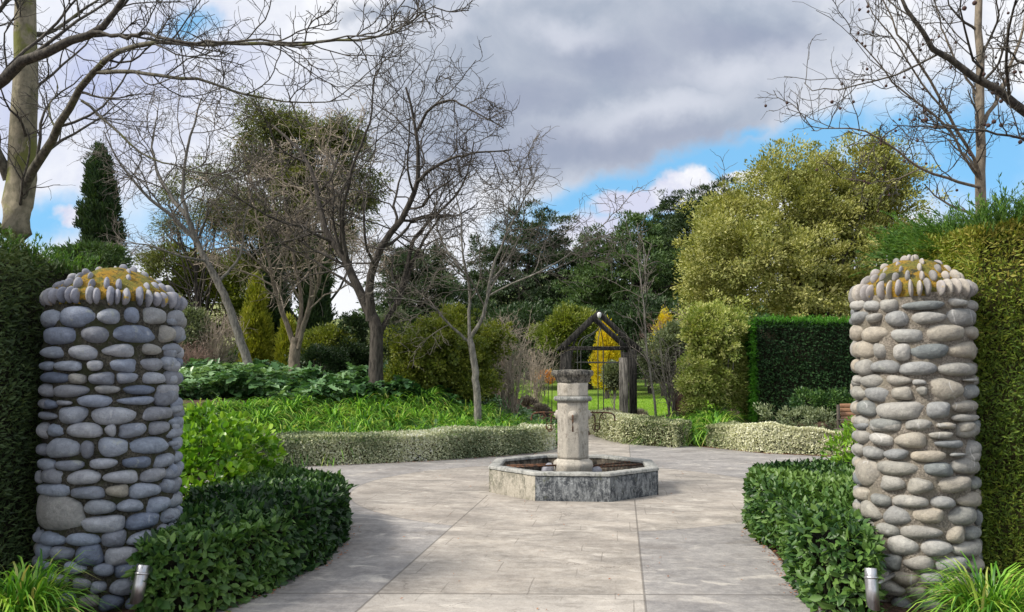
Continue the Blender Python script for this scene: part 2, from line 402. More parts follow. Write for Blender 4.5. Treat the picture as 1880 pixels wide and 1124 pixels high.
M['grass'] = leafmat('lawn_grass', [(.13, .26, .02), (.19, .33, .03), (.26, .38, .04)], .6, .35)
M['drybrown'] = leafmat('dry_leaf', [(.20, .07, .03), (.30, .13, .06), (.12, .05, .03)], .7, .1)
M['lavender'] = leafmat('lavender_leaf', [(.09, .085, .07), (.15, .13, .11), (.20, .17, .15)], .7, .1)
M['bark_plane'] = barkmat('mottled_plane_bark', (.14, .13, .09), (.28, .25, .18), (.15, .16, .05), 9, .6, .52)
M['bark_limb'] = barkmat('plane_limb_bark', (.04, .037, .033), (.11, .10, .085), None, 22, .5)
M['bark_olive'] = barkmat('olive_grey_limb_bark', (.055, .052, .042), (.15, .14, .11), (.10, .105, .04), 14, .5, .46)
M['bark_tan'] = barkmat('tan_bark', (.13, .11, .085), (.26, .22, .17), None, 18, .3)
M['bark_dark'] = barkmat('dark_furrowed_bark', (.028, .025, .022), (.085, .075, .065), None, 20, .2)
M['bark_grey'] = barkmat('grey_lichen_bark', (.10, .095, .085), (.24, .225, .20), None, 20, .3)
M['twig_grey'] = barkmat('grey_twig', (.085, .075, .066), (.19, .17, .145), None, 6, 1)
M['twig_dark'] = barkmat('dark_twig', (.04, .035, .032), (.10, .09, .08), None, 6, 1)
M['twig_warm'] = barkmat('warm_twig', (.24, .20, .16), (.42, .36, .29), None, 6, 1)
M['twig_red'] = barkmat('reddish_twig', (.17, .115, .095), (.32, .23, .19), None, 6, 1)
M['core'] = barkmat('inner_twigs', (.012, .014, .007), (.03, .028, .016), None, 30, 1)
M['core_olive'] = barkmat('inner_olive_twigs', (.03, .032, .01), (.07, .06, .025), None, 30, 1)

def soil(T, o, a): return T.mix(T.smooth(T.noise(o, 22, 5, .7), .4, .65), (.045, .028, .018), (.13, .075, .05))
M['soil'] = surfmat('soil_mulch', soil, .95, lambda T, o: T.noise(o, 40, 5, .7), .9, .03)
def lawnc(T, o, a):
    c = T.mix(T.smooth(T.noise(o, .5, 4, .6), .4, .6), (.15, .25, .03), (.25, .35, .05)); return T.mix(T.smooth(T.noise(o, 14, 4, .7), .45, .62), c, (.10, .21, .018))
M['lawn'] = surfmat('mown_lawn', lawnc, .9, lambda T, o: T.noise(o, 60, 3, .7), .8, .03)
def hillc(T, o, a):
    c = T.mix(T.smooth(T.noise(o, .012, 4, .6), .42, .55), (.10, .17, .045), (.20, .22, .085)); return T.mix(T.smooth(T.noise(o, .05, 5, .7), .52, .6), c, (.03, .055, .022))
M['hill'] = surfmat('pasture_hill', hillc, .95)

FC = np.array([0.84, 10.55]); ANG = rad(8.2)
def pavec(T, o, a):
    sep = T.node('ShaderNodeSeparateXYZ'); T.l.new(o, sep.inputs[0]); x, y = sep.outputs[0], sep.outputs[1]
    xr = T.math('SUBTRACT', T.math('MULTIPLY', T.math('SUBTRACT', x, float(FC[0])), math.cos(ANG)), T.math('MULTIPLY', T.math('SUBTRACT', y, float(FC[1])), math.sin(ANG)))
    yr = T.math('ADD', T.math('MULTIPLY', T.math('SUBTRACT', x, float(FC[0])), math.sin(ANG)), T.math('MULTIPLY', T.math('SUBTRACT', y, float(FC[1])), math.cos(ANG)))
    r = T.math('SQRT', T.math('ADD', T.math('POWER', T.math('SUBTRACT', x, .75), 2), T.math('POWER', T.math('SUBTRACT', y, 10.5), 2)))
    strip = T.math('LESS_THAN', T.math('ABSOLUTE', T.math('ADD', xr, .12)), .94)
    disc = T.math('LESS_THAN', r, 2.9)
    warm = T.math('MAXIMUM', strip, disc)
    near = T.math('LESS_THAN', y, 5.47)
    def groove(v, w): return T.smooth(T.math('ABSOLUTE', v), w * .4, w, 1, 0)
    gs = T.math('MULTIPLY', groove(T.math('SUBTRACT', T.math('ABSOLUTE', T.math('ADD', xr, .12)), .94), .012), T.math('GREATER_THAN', r, 1.2))
    gc = groove(T.math('SUBTRACT', r, 2.9), .016)
    gj = groove(T.math('SUBTRACT', T.math('ADD', y, T.math('MULTIPLY', x, .012)), 5.47), .016)
    wob = T.vmath('MULTIPLY', T.vmath('SUBTRACT', T.noise(o, 3, 3, .6, out=1), (.5, .5, .5)), (.03, .03, 0))
    cb = T.node('ShaderNodeCombineXYZ'); T.l.new(xr, cb.inputs[0]); T.l.new(yr, cb.inputs[1])
    vv = T.vmath('ADD', cb.outputs[0], wob)
    br = T.node('ShaderNodeTexBrick', offset=.5, squash=.8, squash_frequency=3); T.l.new(vv, br.inputs['Vector'])
    br.inputs['Scale'].default_value = 1; br.inputs['Brick Width'].default_value = .62; br.inputs['Row Height'].default_value = .47
    br.inputs['Mortar Size'].default_value = .006; br.inputs['Mortar Smooth'].default_value = .3; br.inputs['Bias'].default_value = 0
    br.inputs['Color1'].default_value = (0, 0, 0, 1); br.inputs['Color2'].default_value = (1, 1, 1, 1); br.inputs['Mortar'].default_value = (.5, .5, .5, 1)
    sc = T.node('ShaderNodeMapping'); sc.inputs['Scale'].default_value = (.8, 1.5, 1); T.l.new(vv, sc.inputs[0])
    n1 = T.noise(sc.outputs[0], 1.6, 6, .68, .6); n2 = T.noise(o, 11, 6, .75); n3 = T.noise(sc.outputs[0], 3.2, 5, .6, .8)
    wc = T.mix(T.smooth(n1, .3, .7), (.175, .157, .138), (.385, .345, .30))
    gcx = T.mix(T.smooth(n1, .3, .7), (.135, .13, .135), (.265, .255, .25))
    wc2 = T.mix(T.math('MULTIPLY', near, .5), wc, (.40, .375, .345))
    c = T.mix(warm, gcx, wc2)
    c = T.mix(T.math('MULTIPLY', T.smooth(n3, .54, .72), .6), c, (.60, .56, .50))
    c = T.mix(T.math('MULTIPLY', T.smooth(n3, .46, .3), .5), c, (.13, .115, .10))
    c = T.mix(T.math('MULTIPLY', T.math('SUBTRACT', br.outputs['Color'], .5), .0), c, (.3, .3, .3))
    tile = T.math('MULTIPLY', T.math('ADD', br.outputs['Color'], 0.0), .16)
    c = T.mix(tile, c, (.22, .20, .185))
    c = T.mix(T.smooth(n2, .3, .8, .0, .32), c, (.60, .57, .53))
    c = T.mix(T.smooth(T.noise(o, 70, 3, .7), .5, .75, 0, .45), c, (.14, .125, .11))
    vo = T.node('ShaderNodeTexVoronoi', feature='DISTANCE_TO_EDGE'); T.l.new(T.vmath('ADD', o, T.vmath('MULTIPLY', T.noise(o, 2.2, 5, .7, out=1), (.9, .9, 0))), vo.inputs['Vector']); vo.inputs['Scale'].default_value = .55
    crk = T.math('MULTIPLY', T.smooth(vo.outputs[0], .0, .006, 1, 0), T.smooth(T.noise(o, .9, 2), .5, .6))
    c = T.mix(T.math('MULTIPLY', crk, .6), c, (.09, .075, .065))
    c = T.mix(T.smooth(T.noise(o, .8, 5, .65), .52, .66, 0, .35), c, (.16, .14, .125))
    brk = T.smooth(T.noise(o, 1.7, 3, .5), .46, .56)
    tileg = T.math('MULTIPLY', T.math('MULTIPLY', br.outputs['Fac'], T.math('ADD', T.math('MULTIPLY', warm, .35), .12)), brk)
    c = T.mix(tileg, c, (.10, .085, .072))
    g = T.math('MAXIMUM', T.math('MAXIMUM', gs, T.math('MULTIPLY', gc, .5)), gj)
    c = T.mix(T.math('MULTIPLY', T.math('MULTIPLY', g, .6), T.smooth(n2, .25, .5, .45, 1)), c, (.06, .052, .045))
    return c, T.smooth(n1, .2, .8, .62, .9)
M['paving'] = surfmat('stamped_concrete', pavec, .8, lambda T, o: T.noise(o, 13, 7, .75), .42, .02, .35)

def stonefn(cols, vein=.5, lichen=0.0):
    def fn(T, o, a):
        c = T.ramp(a, [(i / (len(cols) - 1), q) for i, q in enumerate(cols)])
        n = T.noise(o, 24, 5, .65, .5); c = T.mix(T.smooth(n, .4, .7, 0, .45), c, T.mix(1.0, c, (1.7, 1.7, 1.65), 'MULTIPLY')); c = T.mix(T.smooth(T.noise(o, 13, 4, .6), .52, .3, 0, .5), c, T.mix(1.0, c, (.55, .57, .6), 'MULTIPLY'))
        n2 = T.noise(o, 120, 3, .7); c = T.mix(T.smooth(n2, .52, .75, 0, .5), c, (.06, .06, .065))
        n3 = T.noise(o, 240, 2, .6); c = T.mix(T.smooth(n3, .62, .75, 0, .6), c, (.5, .5, .48))
        w = T.node('ShaderNodeTexWave', wave_type='BANDS'); T.l.new(o, w.inputs[0]); w.inputs['Scale'].default_value = 2.2; w.inputs['Distortion'].default_value = 9; w.inputs['Detail'].default_value = 3
        v = T.math('MULTIPLY', T.smooth(w.outputs['Fac'], .985, 1.0), T.math('GREATER_THAN', T.noise(o, 5, 1), .62))
        c = T.mix(T.math('MULTIPLY', v, vein * .45), c, (.62, .62, .62))
        c = T.mix(T.smooth(T.noise(o, 8.5, 6, .72), .60, .68, 0, .6), c, (.34, .36, .31))
        if lichen: c = T.mix(T.smooth(T.noise(o, 11, 5, .7), 1 - lichen, 1.08 - lichen), c, (.40, .27, .03))
        return c
    return fn
sb = lambda T, o: T.math('ADD', T.math('MULTIPLY', T.noise(o, 17, 5, .6), 1.4), T.math('MULTIPLY', T.noise(o, 75, 4, .75), .5))
M['stone_shade_tint'] = surfmat('shade_blue_river_stone', stonefn([(.10, .125, .18), (.18, .21, .28), (.25, .28, .34), (.14, .15, .18), (.30, .31, .34), (.20, .235, .30), (.26, .24, .20)]), .7, sb, .7, .012, .4)  # skylit shade on this pillar is put into the stone colour as blue
M['stone_sun_tint'] = surfmat('sun_tinted_river_stone', stonefn([(.225, .22, .205), (.285, .275, .255), (.17, .18, .19), (.35, .34, .32), (.12, .14, .15), (.26, .25, .225), (.31, .275, .225), (.20, .205, .205)], .7), .75, sb, .7, .012, .35)  # lit copy of the same river stone, sunlight put into its tone
M['coping_shade_blue'] = surfmat('shade_blue_grey_coping', stonefn([(.15, .16, .20), (.22, .225, .27), (.27, .27, .29)], .2, .40), .7, sb, .35, .006)  # coping copy with the blue of the shade in its colour
M['coping_sun_tint'] = surfmat('grey_coping_stone', stonefn([(.19, .185, .18), (.27, .25, .25), (.34, .31, .27)], .2, .38), .7, sb, .35, .006)  # coping copy toned for the sunlit pillar
def mort(c0, c1, c2):
    return lambda T, o, a: T.mix(T.smooth(T.noise(o, 9, 5, .7), .45, .62), T.mix(T.smooth(T.noise(o, 75, 4, .7), .4, .62), c0, c1), c2)
mb = lambda T, o: T.noise(o, 85, 4, .75)
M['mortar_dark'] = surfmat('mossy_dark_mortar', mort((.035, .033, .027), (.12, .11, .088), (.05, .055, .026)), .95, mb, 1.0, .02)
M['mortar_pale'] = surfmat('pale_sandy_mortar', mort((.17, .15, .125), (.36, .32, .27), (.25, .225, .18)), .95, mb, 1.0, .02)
def mossc(T, o, a):
    c = T.mix(T.smooth(T.noise(o, 9, 5, .7), .42, .58), (.20, .19, .035), (.42, .25, .03)); c = T.mix(T.smooth(T.noise(o, 6, 4, .7), .54, .62), c, (.05, .055, .03)); return T.mix(T.smooth(T.noise(o, 55, 4, .7), .5, .66), c, (.10, .085, .03))
M['moss'] = surfmat('orange_green_moss', mossc, .95, lambda T, o: T.noise(o, 110, 4, .7), 1.0, .03)
def oldstone(base, dark, amt, green=(.10, .11, .06)):
    def fn(T, o, a):
        mp = T.node('ShaderNodeMapping'); mp.inputs['Scale'].default_value = (1, 1, .3); T.l.new(o, mp.inputs[0])
        st = T.math('ADD', T.math('MULTIPLY', T.noise(mp.outputs[0], 15, 7, .78, 1.2), .62), T.math('MULTIPLY', T.noise(o, 4.5, 6, .7, .6), .38)); c = T.mix(T.smooth(st, 1 - amt - .12, 1.07 - amt), base, dark)
        c = T.mix(T.smooth(T.noise(o, 26, 5, .7), .5, .7, 0, .7), c, tuple(1.35 * x for x in base))
        c = T.mix(T.smooth(T.noise(o, 7, 5, .7), .56, .7, 0, .7), c, green)
        return T.mix(T.smooth(T.noise(o, 80, 3, .7), .55, .7, 0, .5), c, dark)
    return fn
ob = lambda T, o: T.noise(o, 34, 6, .75)
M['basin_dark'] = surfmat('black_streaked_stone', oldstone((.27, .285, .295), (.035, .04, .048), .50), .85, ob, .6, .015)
M['basin_sunlit'] = surfmat('sunlit_beige_streaked_stone', oldstone((.37, .34, .285), (.09, .09, .065), .44), .85, ob, .6, .015)
M['basin_top'] = surfmat('worn_rim_stone', oldstone((.36, .36, .34), (.11, .115, .11), .44), .8, ob, .5, .015)
M['basin_in'] = surfmat('algae_inner_stone', oldstone((.17, .14, .11), (.02, .018, .015), .5), .8, ob, .5, .015)
M['column'] = surfmat('pale_limestone', oldstone((.44, .405, .35), (.15, .135, .115), .40, (.20, .175, .13)), .8, ob, .35, .01)
M['cap'] = surfmat('lichen_black_limestone', oldstone((.30, .28, .24), (.04, .038, .036), .50), .9, ob, .9, .02)
M['iron'] = surfmat('rusty_iron', lambda T, o, a: T.mix(T.smooth(T.noise(o, 30, 4, .7), .4, .6), (.045, .032, .026), (.16, .075, .04)), .8)
M['iron_dark'] = surfmat('dark_iron', lambda T, o, a: T.mix(T.smooth(T.noise(o, 20, 4, .7), .4, .6), (.02, .022, .022), (.07, .075, .07)), .6)
M['wood'] = surfmat('weathered_black_timber', None or (lambda T, o, a: T.mix(T.smooth(T.noise(T.vmath('MULTIPLY', o, (1, 1, .12)), 26, 6, .75), .38, .66), (.007, .007, .007), (.07, .066, .06))), .9,
                    lambda T, o: T.noise(T.vmath('MULTIPLY', o, (1, 1, .1)), 30, 5, .7), 1.0, .03)
M['wood_lit_grey'] = surfmat('lit_grey_timber', lambda T, o, a: T.mix(T.smooth(T.noise(T.vmath('MULTIPLY', o, (1, 1, .08)), 30, 6, .75), .36, .62), (.03, .028, .025), (.36, .33, .29)), .9,
                    lambda T, o: T.noise(T.vmath('MULTIPLY', o, (1, 1, .08)), 30, 5, .7), 1.0, .04)
M['bench'] = surfmat('orange_brown_timber', lambda T, o, a: T.mix(T.smooth(T.noise(T.vmath('MULTIPLY', o, (.3, .3, 3)), 12, 5, .7), .35, .65), (.20, .105, .06), (.36, .205, .125)), .6)
M['bench_dark'] = surfmat('dark_bench_timber', lambda T, o, a: T.mix(T.noise(o, 12, 4, .7), (.03, .025, .02), (.11, .09, .075)), .7)
M['steel'] = surfmat('brushed_steel', lambda T, o, a: T.mix(T.smooth(T.noise(T.vmath('MULTIPLY', o, (1, 1, .05)), 60, 3), .4, .6), (.40, .40, .42), (.52, .52, .54)), .38, None, metal=.9)
M['white'] = surfmat('white_enamel', lambda T, o, a: T.mix(T.noise(o, 20), (.72, .73, .74), (.82, .82, .82)), .5)
M['urn'] = surfmat('brown_fired_clay', lambda T, o, a: T.mix(T.smooth(T.noise(o, 7, 5, .7), .4, .65), (.05, .028, .02), (.14, .075, .05)), .7, sb, .3, .01)
M['ball'] = surfmat('dry_seed_ball', lambda T, o, a: T.mix(T.noise(o, 60), (.035, .02, .02), (.10, .06, .05)), .95)
M['label'] = surfmat('grey_plant_label', lambda T, o, a: T.mix(T.noise(o, 20), (.25, .3, .3), (.4, .45, .45)), .5)
def waterm():
    m, T, out = material('dark_pool_water'); p = T.node('ShaderNodeBsdfPrincipled'); p.inputs['Base Color'].default_value = (.015, .014, .012, 1); p.inputs['Roughness'].default_value = .06
    p.inputs['IOR'].default_value = 1.33; b = T.node('ShaderNodeBump'); b.inputs['Strength'].default_value = .12; b.inputs['Distance'].default_value = .01
    o = T.node('ShaderNodeTexCoord').outputs['Object']; T.l.new(T.noise(o, 16, 3), b.inputs['Height']); T.l.new(b.outputs[0], p.inputs['Normal']); T.l.new(p.outputs[0], out.inputs[0]); return m
M['water'] = waterm()

# ------------------------------------------------------------------ terrain
def sst(x, a, b): t = np.clip((x - a) / (b - a), 0, 1); return t * t * (3 - 2 * t)
def H(x, y):
    x = np.asarray(x, float); y = np.asarray(y, float)
    rr = np.hypot(x - .84, y - 10.3); p = (x - .84) * math.cos(ANG) - (y - 10.3) * math.sin(ANG)
    left = sst(-p, 1.2, 4.4) * sst(y, 9, 13) * (1.0 * sst(rr, 5.9, 10.2) + .3 * sst(rr, 10, 16)) * (1 - sst(y, 30, 44))
    right = sst(p, 1.3, 3.2) * sst(y, 12, 16) * .4 * sst(rr, 7.2, 11) * (1 - sst(y, 30, 44))
    return left + right + 1.15 * sst(y, 33, 64) + .02 * np.sin(x * 1.3) * np.cos(y * .9) * sst(rr, 7, 9)
def sheet(xs, ys, fn, mask=None):
    X, Y = np.meshgrid(xs, ys); Z = fn(X, Y); V = np.stack([X, Y, Z], -1).reshape(-1, 3); nx, ny = len(xs), len(ys)
    i = (np.arange(ny - 1)[:, None] * nx + np.arange(nx - 1)[None]); F = np.stack([i, i + 1, i + nx + 1, i + nx], -1).reshape(-1, 4)
    if mask is not None:
        c = V[F].mean(1); F = F[mask(c[:, 0], c[:, 1])]
    return V, F
xs = np.concatenate([[-900, -300, -120, -60, -40], np.arange(-30, 30.1, .5), [40, 60, 120, 300, 900]])
ys = np.concatenate([[-900, -200, -40, -10], np.arange(-4, 66, .5), [75, 90, 120, 200, 400, 1200]])
g = part('ground', sheet(xs, ys, H), M['soil'], smooth=True); tag(g, kind='structure')
def hillf(X, Y):
    az = np.arctan2(X, Y); R = np.hypot(X, Y)
    ridge = 30 + 9 * np.sin(az * 5 + 1.0) + 5 * np.sin(az * 13 + .4) + 2.5 * np.sin(az * 31)
    return 1.0 + ridge * sst(R, 150, 340) * (1 + .25 * sst(R, 340, 600))
aa = np.radians(np.linspace(-75, 75, 121)); rrr = np.linspace(140, 620, 33)
A_, R_ = np.meshgrid(aa, rrr); X_ = R_ * np.sin(A_); Y_ = R_ * np.cos(A_)
V = np.stack([X_, Y_, hillf(X_, Y_)], -1).reshape(-1, 3); i = (np.arange(32)[:, None] * 121 + np.arange(120)[None])
tag(part('hills', (V, np.stack([i, i + 1, i + 122, i + 121], -1).reshape(-1, 4)), M['hill'], smooth=True), kind='structure')
ly = np.arange(26.5, 70, .5); lx = np.arange(-12, 20.1, .5)
tag(part('lawn', sheet(lx, ly, lambda x, y: H(x, y) + .03), M['lawn'], smooth=True), kind='structure')
# paving outline
PAV = [(-2.05, -6), (-2.05, 3.9), (-1.95, 5.2), (-1.75, 5.8), (-1.7, 7.4), (-2.6, 8.2), (-4.7, 8.6), (-4.9, 10.4), (-4.5, 12.2), (-3.7, 13.2), (-1.75, 14.0), (.3, 15.3), (1.05, 16.4), (1.45, 19), (2.0, 24.0),
       (3.35, 24.0), (3.0, 20.5), (3.35, 17.8), (4.15, 16.6), (5.0, 15.3), (6.1, 14.6), (7.2, 12.4), (7.0, 9.6), (4.6, 8.7), (2.6, 8.3), (2.35, 7.3), (2.15, 5.6), (2.15, -6)]
pv = np.array([(x, y, .006) for x, y in PAV])
me_bm = __import__('bmesh').new()
vs = [me_bm.verts.new(p) for p in pv] ; fc = me_bm.faces.new(vs); __import__('bmesh').ops.triangulate(me_bm, faces=[fc])
me = bpy.data.meshes.new('paving'); me_bm.to_mesh(me); me_bm.free(); me.materials.append(M['paving'])
for p_ in me.polygons:
    if p_.normal.z < 0: me.flip_normals(); break
o = bpy.data.objects.new('paving', me); C.objects.link(o); tag(o, kind='structure')

# ------------------------------------------------------------------ gate pillars
LROWS = [  # (crop scale, ox, oy) then rows of (yc, h, x0, x1)
 (3.212, 0, 450, [
 [(430, 90, 255, 348), (420, 115, 352, 560), (422, 90, 580, 715), (415, 88, 727, 822), (420, 85, 842, 985), (424, 88, 985, 1075)],
 [(533, 88, 265, 455), (530, 88, 472, 655), (527, 92, 665, 930), (524, 88, 940, 1028), (518, 85, 1022, 1070)],
 [(631, 56, 260, 382), (632, 74, 398, 592), (622, 72, 607, 795), (615, 60, 832, 948), (610, 60, 952, 1056)],
 [(712, 45, 245, 315), (714, 50, 320, 487), (712, 52, 508, 610), (710, 68, 633, 805), (704, 74, 820, 957), (692, 66, 955, 1035), (690, 50, 1028, 1062)],
 [(783, 58, 240, 390), (789, 52, 405, 510), (789, 68, 525, 678), (783, 58, 692, 815), (783, 62, 832, 972), (785, 88, 972, 1057)],
 [(857, 66, 210, 308), (860, 66, 318, 528), (852, 42, 555, 710), (855, 52, 727, 908), (890, 100, 915, 1048)],
 [(935, 55, 230, 283), (941, 42, 278, 345), (932, 24, 345, 430), (920, 62, 440, 662), (919, 44, 687, 900), (965, 60, 1000, 1062)],
 [(1006, 40, 230, 340), (1004, 86, 345, 512), (1006, 92, 530, 815), (992, 74, 825, 1015), (1042, 64, 1000, 1066)],
 [(1092, 80, 230, 290), (1092, 62, 290, 387), (1092, 78, 388, 598), (1093, 62, 615, 687), (1090, 72, 703, 873), (1078, 68, 875, 1000), (1105, 60, 990, 1075)]]),
 (3.267, 0, 780, [
 [(142, 62, 213, 280), (140, 104, 280, 468), (147, 88, 483, 568), (137, 98, 590, 777), (126, 92, 792, 1015), (108, 50, 1020, 1090)],
 [(237, 56, 213, 325), (243, 56, 330, 502), (233, 54, 527, 705), (225, 60, 733, 912), (214, 72, 928, 1043), (195, 66, 1030, 1085)],
 [(310, 62, 195, 248), (313, 76, 250, 388), (320, 78, 400, 600), (314, 68, 622, 832), (305, 72, 842, 997), (285, 78, 992, 1085)],
 [(393, 62, 200, 408), (408, 62, 418, 628), (400, 66, 637, 775), (393, 78, 780, 967), (371, 88, 972, 1085)],
 [(535, 185, 203, 503), (498, 80, 503, 693), (490, 72, 703, 862), (481, 82, 878, 1020), (452, 74, 1018, 1092)],
 [(598, 84, 473, 748), (578, 82, 770, 962), (549, 74, 968, 1078), (528, 56, 1066, 1107)],
 [(660, 66, 210, 250), (690, 70, 247, 384), (691, 72, 388, 595), (687, 88, 605, 757), (681, 74, 765, 917)],
 [(762, 74, 200, 305), (775, 70, 305, 433), (786, 106, 445, 623), (787, 94, 637, 835)],
 [(832, 40, 180, 320), (860, 60, 385, 520), (872, 64, 555, 690), (872, 78, 690, 850)],
 [(930, 60, 250, 400), (955, 60, 430, 545), (975, 60, 540, 640), (972, 94, 650, 850)],
 [(1040, 70, 300, 450), (1060, 70, 460, 590), (1070, 76, 595, 745), (1072, 70, 755, 850)]])]
RROWS = [
 (3.1225, 1480, 440, [
 [(380, 58, 235, 335), (377, 58, 332, 417), (378, 70, 422, 527), (378, 48, 555, 795), (362, 38, 812, 920)],
 [(450, 72, 243, 345), (449, 50, 348, 432), (456, 86, 450, 595), (450, 72, 607, 803), (445, 98, 818, 975)],
 [(533, 88, 238, 318), (543, 88, 315, 470), (548, 76, 482, 668), (532, 90, 693, 910), (535, 70, 910, 985)],
 [(628, 95, 240, 290), (630, 94, 265, 383), (635, 76, 388, 470), (643, 92, 492, 600), (640, 88, 612, 823), (637, 98, 832, 975)],
 [(722, 74, 250, 300), (733, 88, 293, 372), (730, 72, 367, 525), (738, 78, 533, 750), (745, 72, 767, 975)],
 [(803, 46, 258, 325), (810, 68, 312, 445), (808, 56, 457, 598), (818, 30, 608, 690), (858, 108, 712, 910), (805, 22, 900, 972)],
 [(850, 90, 250, 285), (880, 82, 270, 345), (883, 78, 335, 490), (883, 74, 490, 613), (868, 50, 630, 697), (870, 75, 912, 995)],
 [(965, 78, 260, 310), (967, 86, 302, 392), (979, 96, 400, 680), (975, 90, 690, 830), (957, 68, 842, 980)],
 [(1045, 70, 268, 355), (1064, 70, 357, 547), (1060, 62, 567, 730), (1066, 32, 740, 855), (1022, 38, 830, 990), (1095, 74, 858, 980)]]),
 (3.267, 1340, 780, [
 [(5, 46, 745, 830), (10, 62, 835, 1030), (5, 44, 1060, 1210), (4, 25, 1230, 1350)],
 [(72, 86, 738, 838), (88, 78, 838, 975), (95, 95, 990, 1185), (62, 38, 1190, 1340), (115, 42, 1225, 1390), (140, 85, 1415, 1505)],
 [(145, 64, 743, 800), (170, 72, 802, 915), (180, 62, 917, 1070), (187, 64, 1083, 1302), (178, 22, 1315, 1405)],
 [(225, 66, 738, 785), (292, 155, 767, 878), (260, 80, 875, 1140), (268, 80, 1148, 1340), (250, 96, 1345, 1515)],
 [(305, 60, 743, 768), (352, 86, 893, 1045), (366, 86, 1065, 1227), (356, 92, 1253, 1443), (350, 66, 1448, 1510)],
 [(380, 40, 742, 790), (415, 78, 752, 830), (452, 70, 847, 965), (462, 70, 972, 1192), (467, 68, 1212, 1357), (455, 82, 1380, 1510)],
 [(480, 60, 755, 785), (520, 100, 788, 912), (547, 102, 913, 1095), (548, 88, 1105, 1288), (553, 100, 1310, 1478), (550, 76, 1482, 1530)],
 [(600, 86, 765, 865), (630, 80, 870, 1010), (645, 76, 1022, 1275), (660, 95, 1297, 1408), (645, 66, 1417, 1540)],
 [(715, 100, 820, 928), (727, 106, 937, 1137), (742, 94, 1145, 1337), (750, 88, 1350, 1520)],
 [(790, 60, 830, 880), (822, 90, 882, 1027), (833, 86, 1040, 1228), (840, 86, 1245, 1430), (845, 70, 1435, 1510)],
 [(905, 80, 860, 962), (925, 82, 965, 1128), (930, 76, 1140, 1290), (930, 76, 1300, 1440)],
 [(995, 76, 890, 1035), (1010, 76, 1055, 1180), (1010, 76, 1200, 1370), (1010, 70, 1390, 1500)],
 [(1075, 86, 810, 952), (1090, 86, 962, 1115), (1090, 80, 1130, 1290), (1090, 80, 1310, 1450)]])]
LOWROW = [(1150, 80, 800, 950), (1165, 80, 960, 1110)]

def stone_batch(Pc, Tn, Rd, Up, a, b, c, att, boxy=.80, nu=18, nv=11, lump=.13):
    """superellipsoid river stones: centre, tangent, radial, up axes and half sizes"""
    n = len(Pc); u = np.arange(nu) / nu * 2 * np.pi; v = np.linspace(-np.pi / 2, np.pi / 2, nv)
    sp = lambda x, e: np.sign(x) * np.abs(x) ** e
    e1 = boxy + rng.uniform(-.2, .18, (n, 1, 1)); e2 = boxy + rng.uniform(-.1, .2, (n, 1, 1))
    cu, su = np.cos(u)[None, None], np.sin(u)[None, None]; cv, sv = np.cos(v)[None, :, None], np.sin(v)[None, :, None]
    # long axis of parametrisation radial (v), so that the face towards the viewer is smooth
    X = sp(cu, e1) * np.abs(cv) ** e2; Y = sp(su, e1) * np.abs(cv) ** e2; Z = sp(sv, 1.0) * np.ones_like(cu) * np.ones_like(X)
    k = rng.uniform(0, 6.28, (n, 6)); L = rng.uniform(.4, 1, (n, 1, 1)) * lump
    an = np.arctan2(Y, X)
    f = 1 + L * (np.cos(an + k[:, 0, None, None]) * .55 + np.cos(2 * an + k[:, 1, None, None]) * .6 + np.cos(3 * an + k[:, 2, None, None]) * .5 + np.cos(5 * an + k[:, 3, None, None]) * .16)
    X = X * f; Y = Y * f; Z = Z * (1 + L * np.cos(2 * X + k[:, 4, None, None]) * 1.2)
    sh = rng.uniform(-.25, .25, (n, 1, 1)); Y = Y * (1 + sh * X)
    rt = rng.normal(0, .05, (n, 1, 1)); X, Y = X - rt * Y * (b / a)[:, None, None], Y + rt * X
    A = lambda q: q[:, None, None, :]
    V = A(Pc) + A(Tn * a[:, None]) * X[..., None] + A(Up * b[:, None]) * Y[..., None] + A(Rd * c[:, None]) * Z[..., None]
    i = np.arange(n)[:, None, None] * nu * nv + np.arange(nv - 1)[None, :, None] * nu; p = np.arange(nu)[None, None]; q = (p + 1) % nu
    F = np.stack([i + p, i + q, i + nu + q, i + nu + p], -1).reshape(-1, 4)
    return V.reshape(-1, 3), F, np.repeat(att, nu * nv)

def cyl_hit(px, py, c, R):
    d = ray(px, py); dx = d[:2]; A = dx @ dx; B = -2 * dx @ c; Cc = c @ c - R * R; disc = B * B - 4 * A * Cc
    t = -B / (2 * A) if disc < 0 else (-B - math.sqrt(disc)) / (2 * A)
    p = dx * t - c; return math.atan2(p[1], p[0]), EYE + d[2] * t

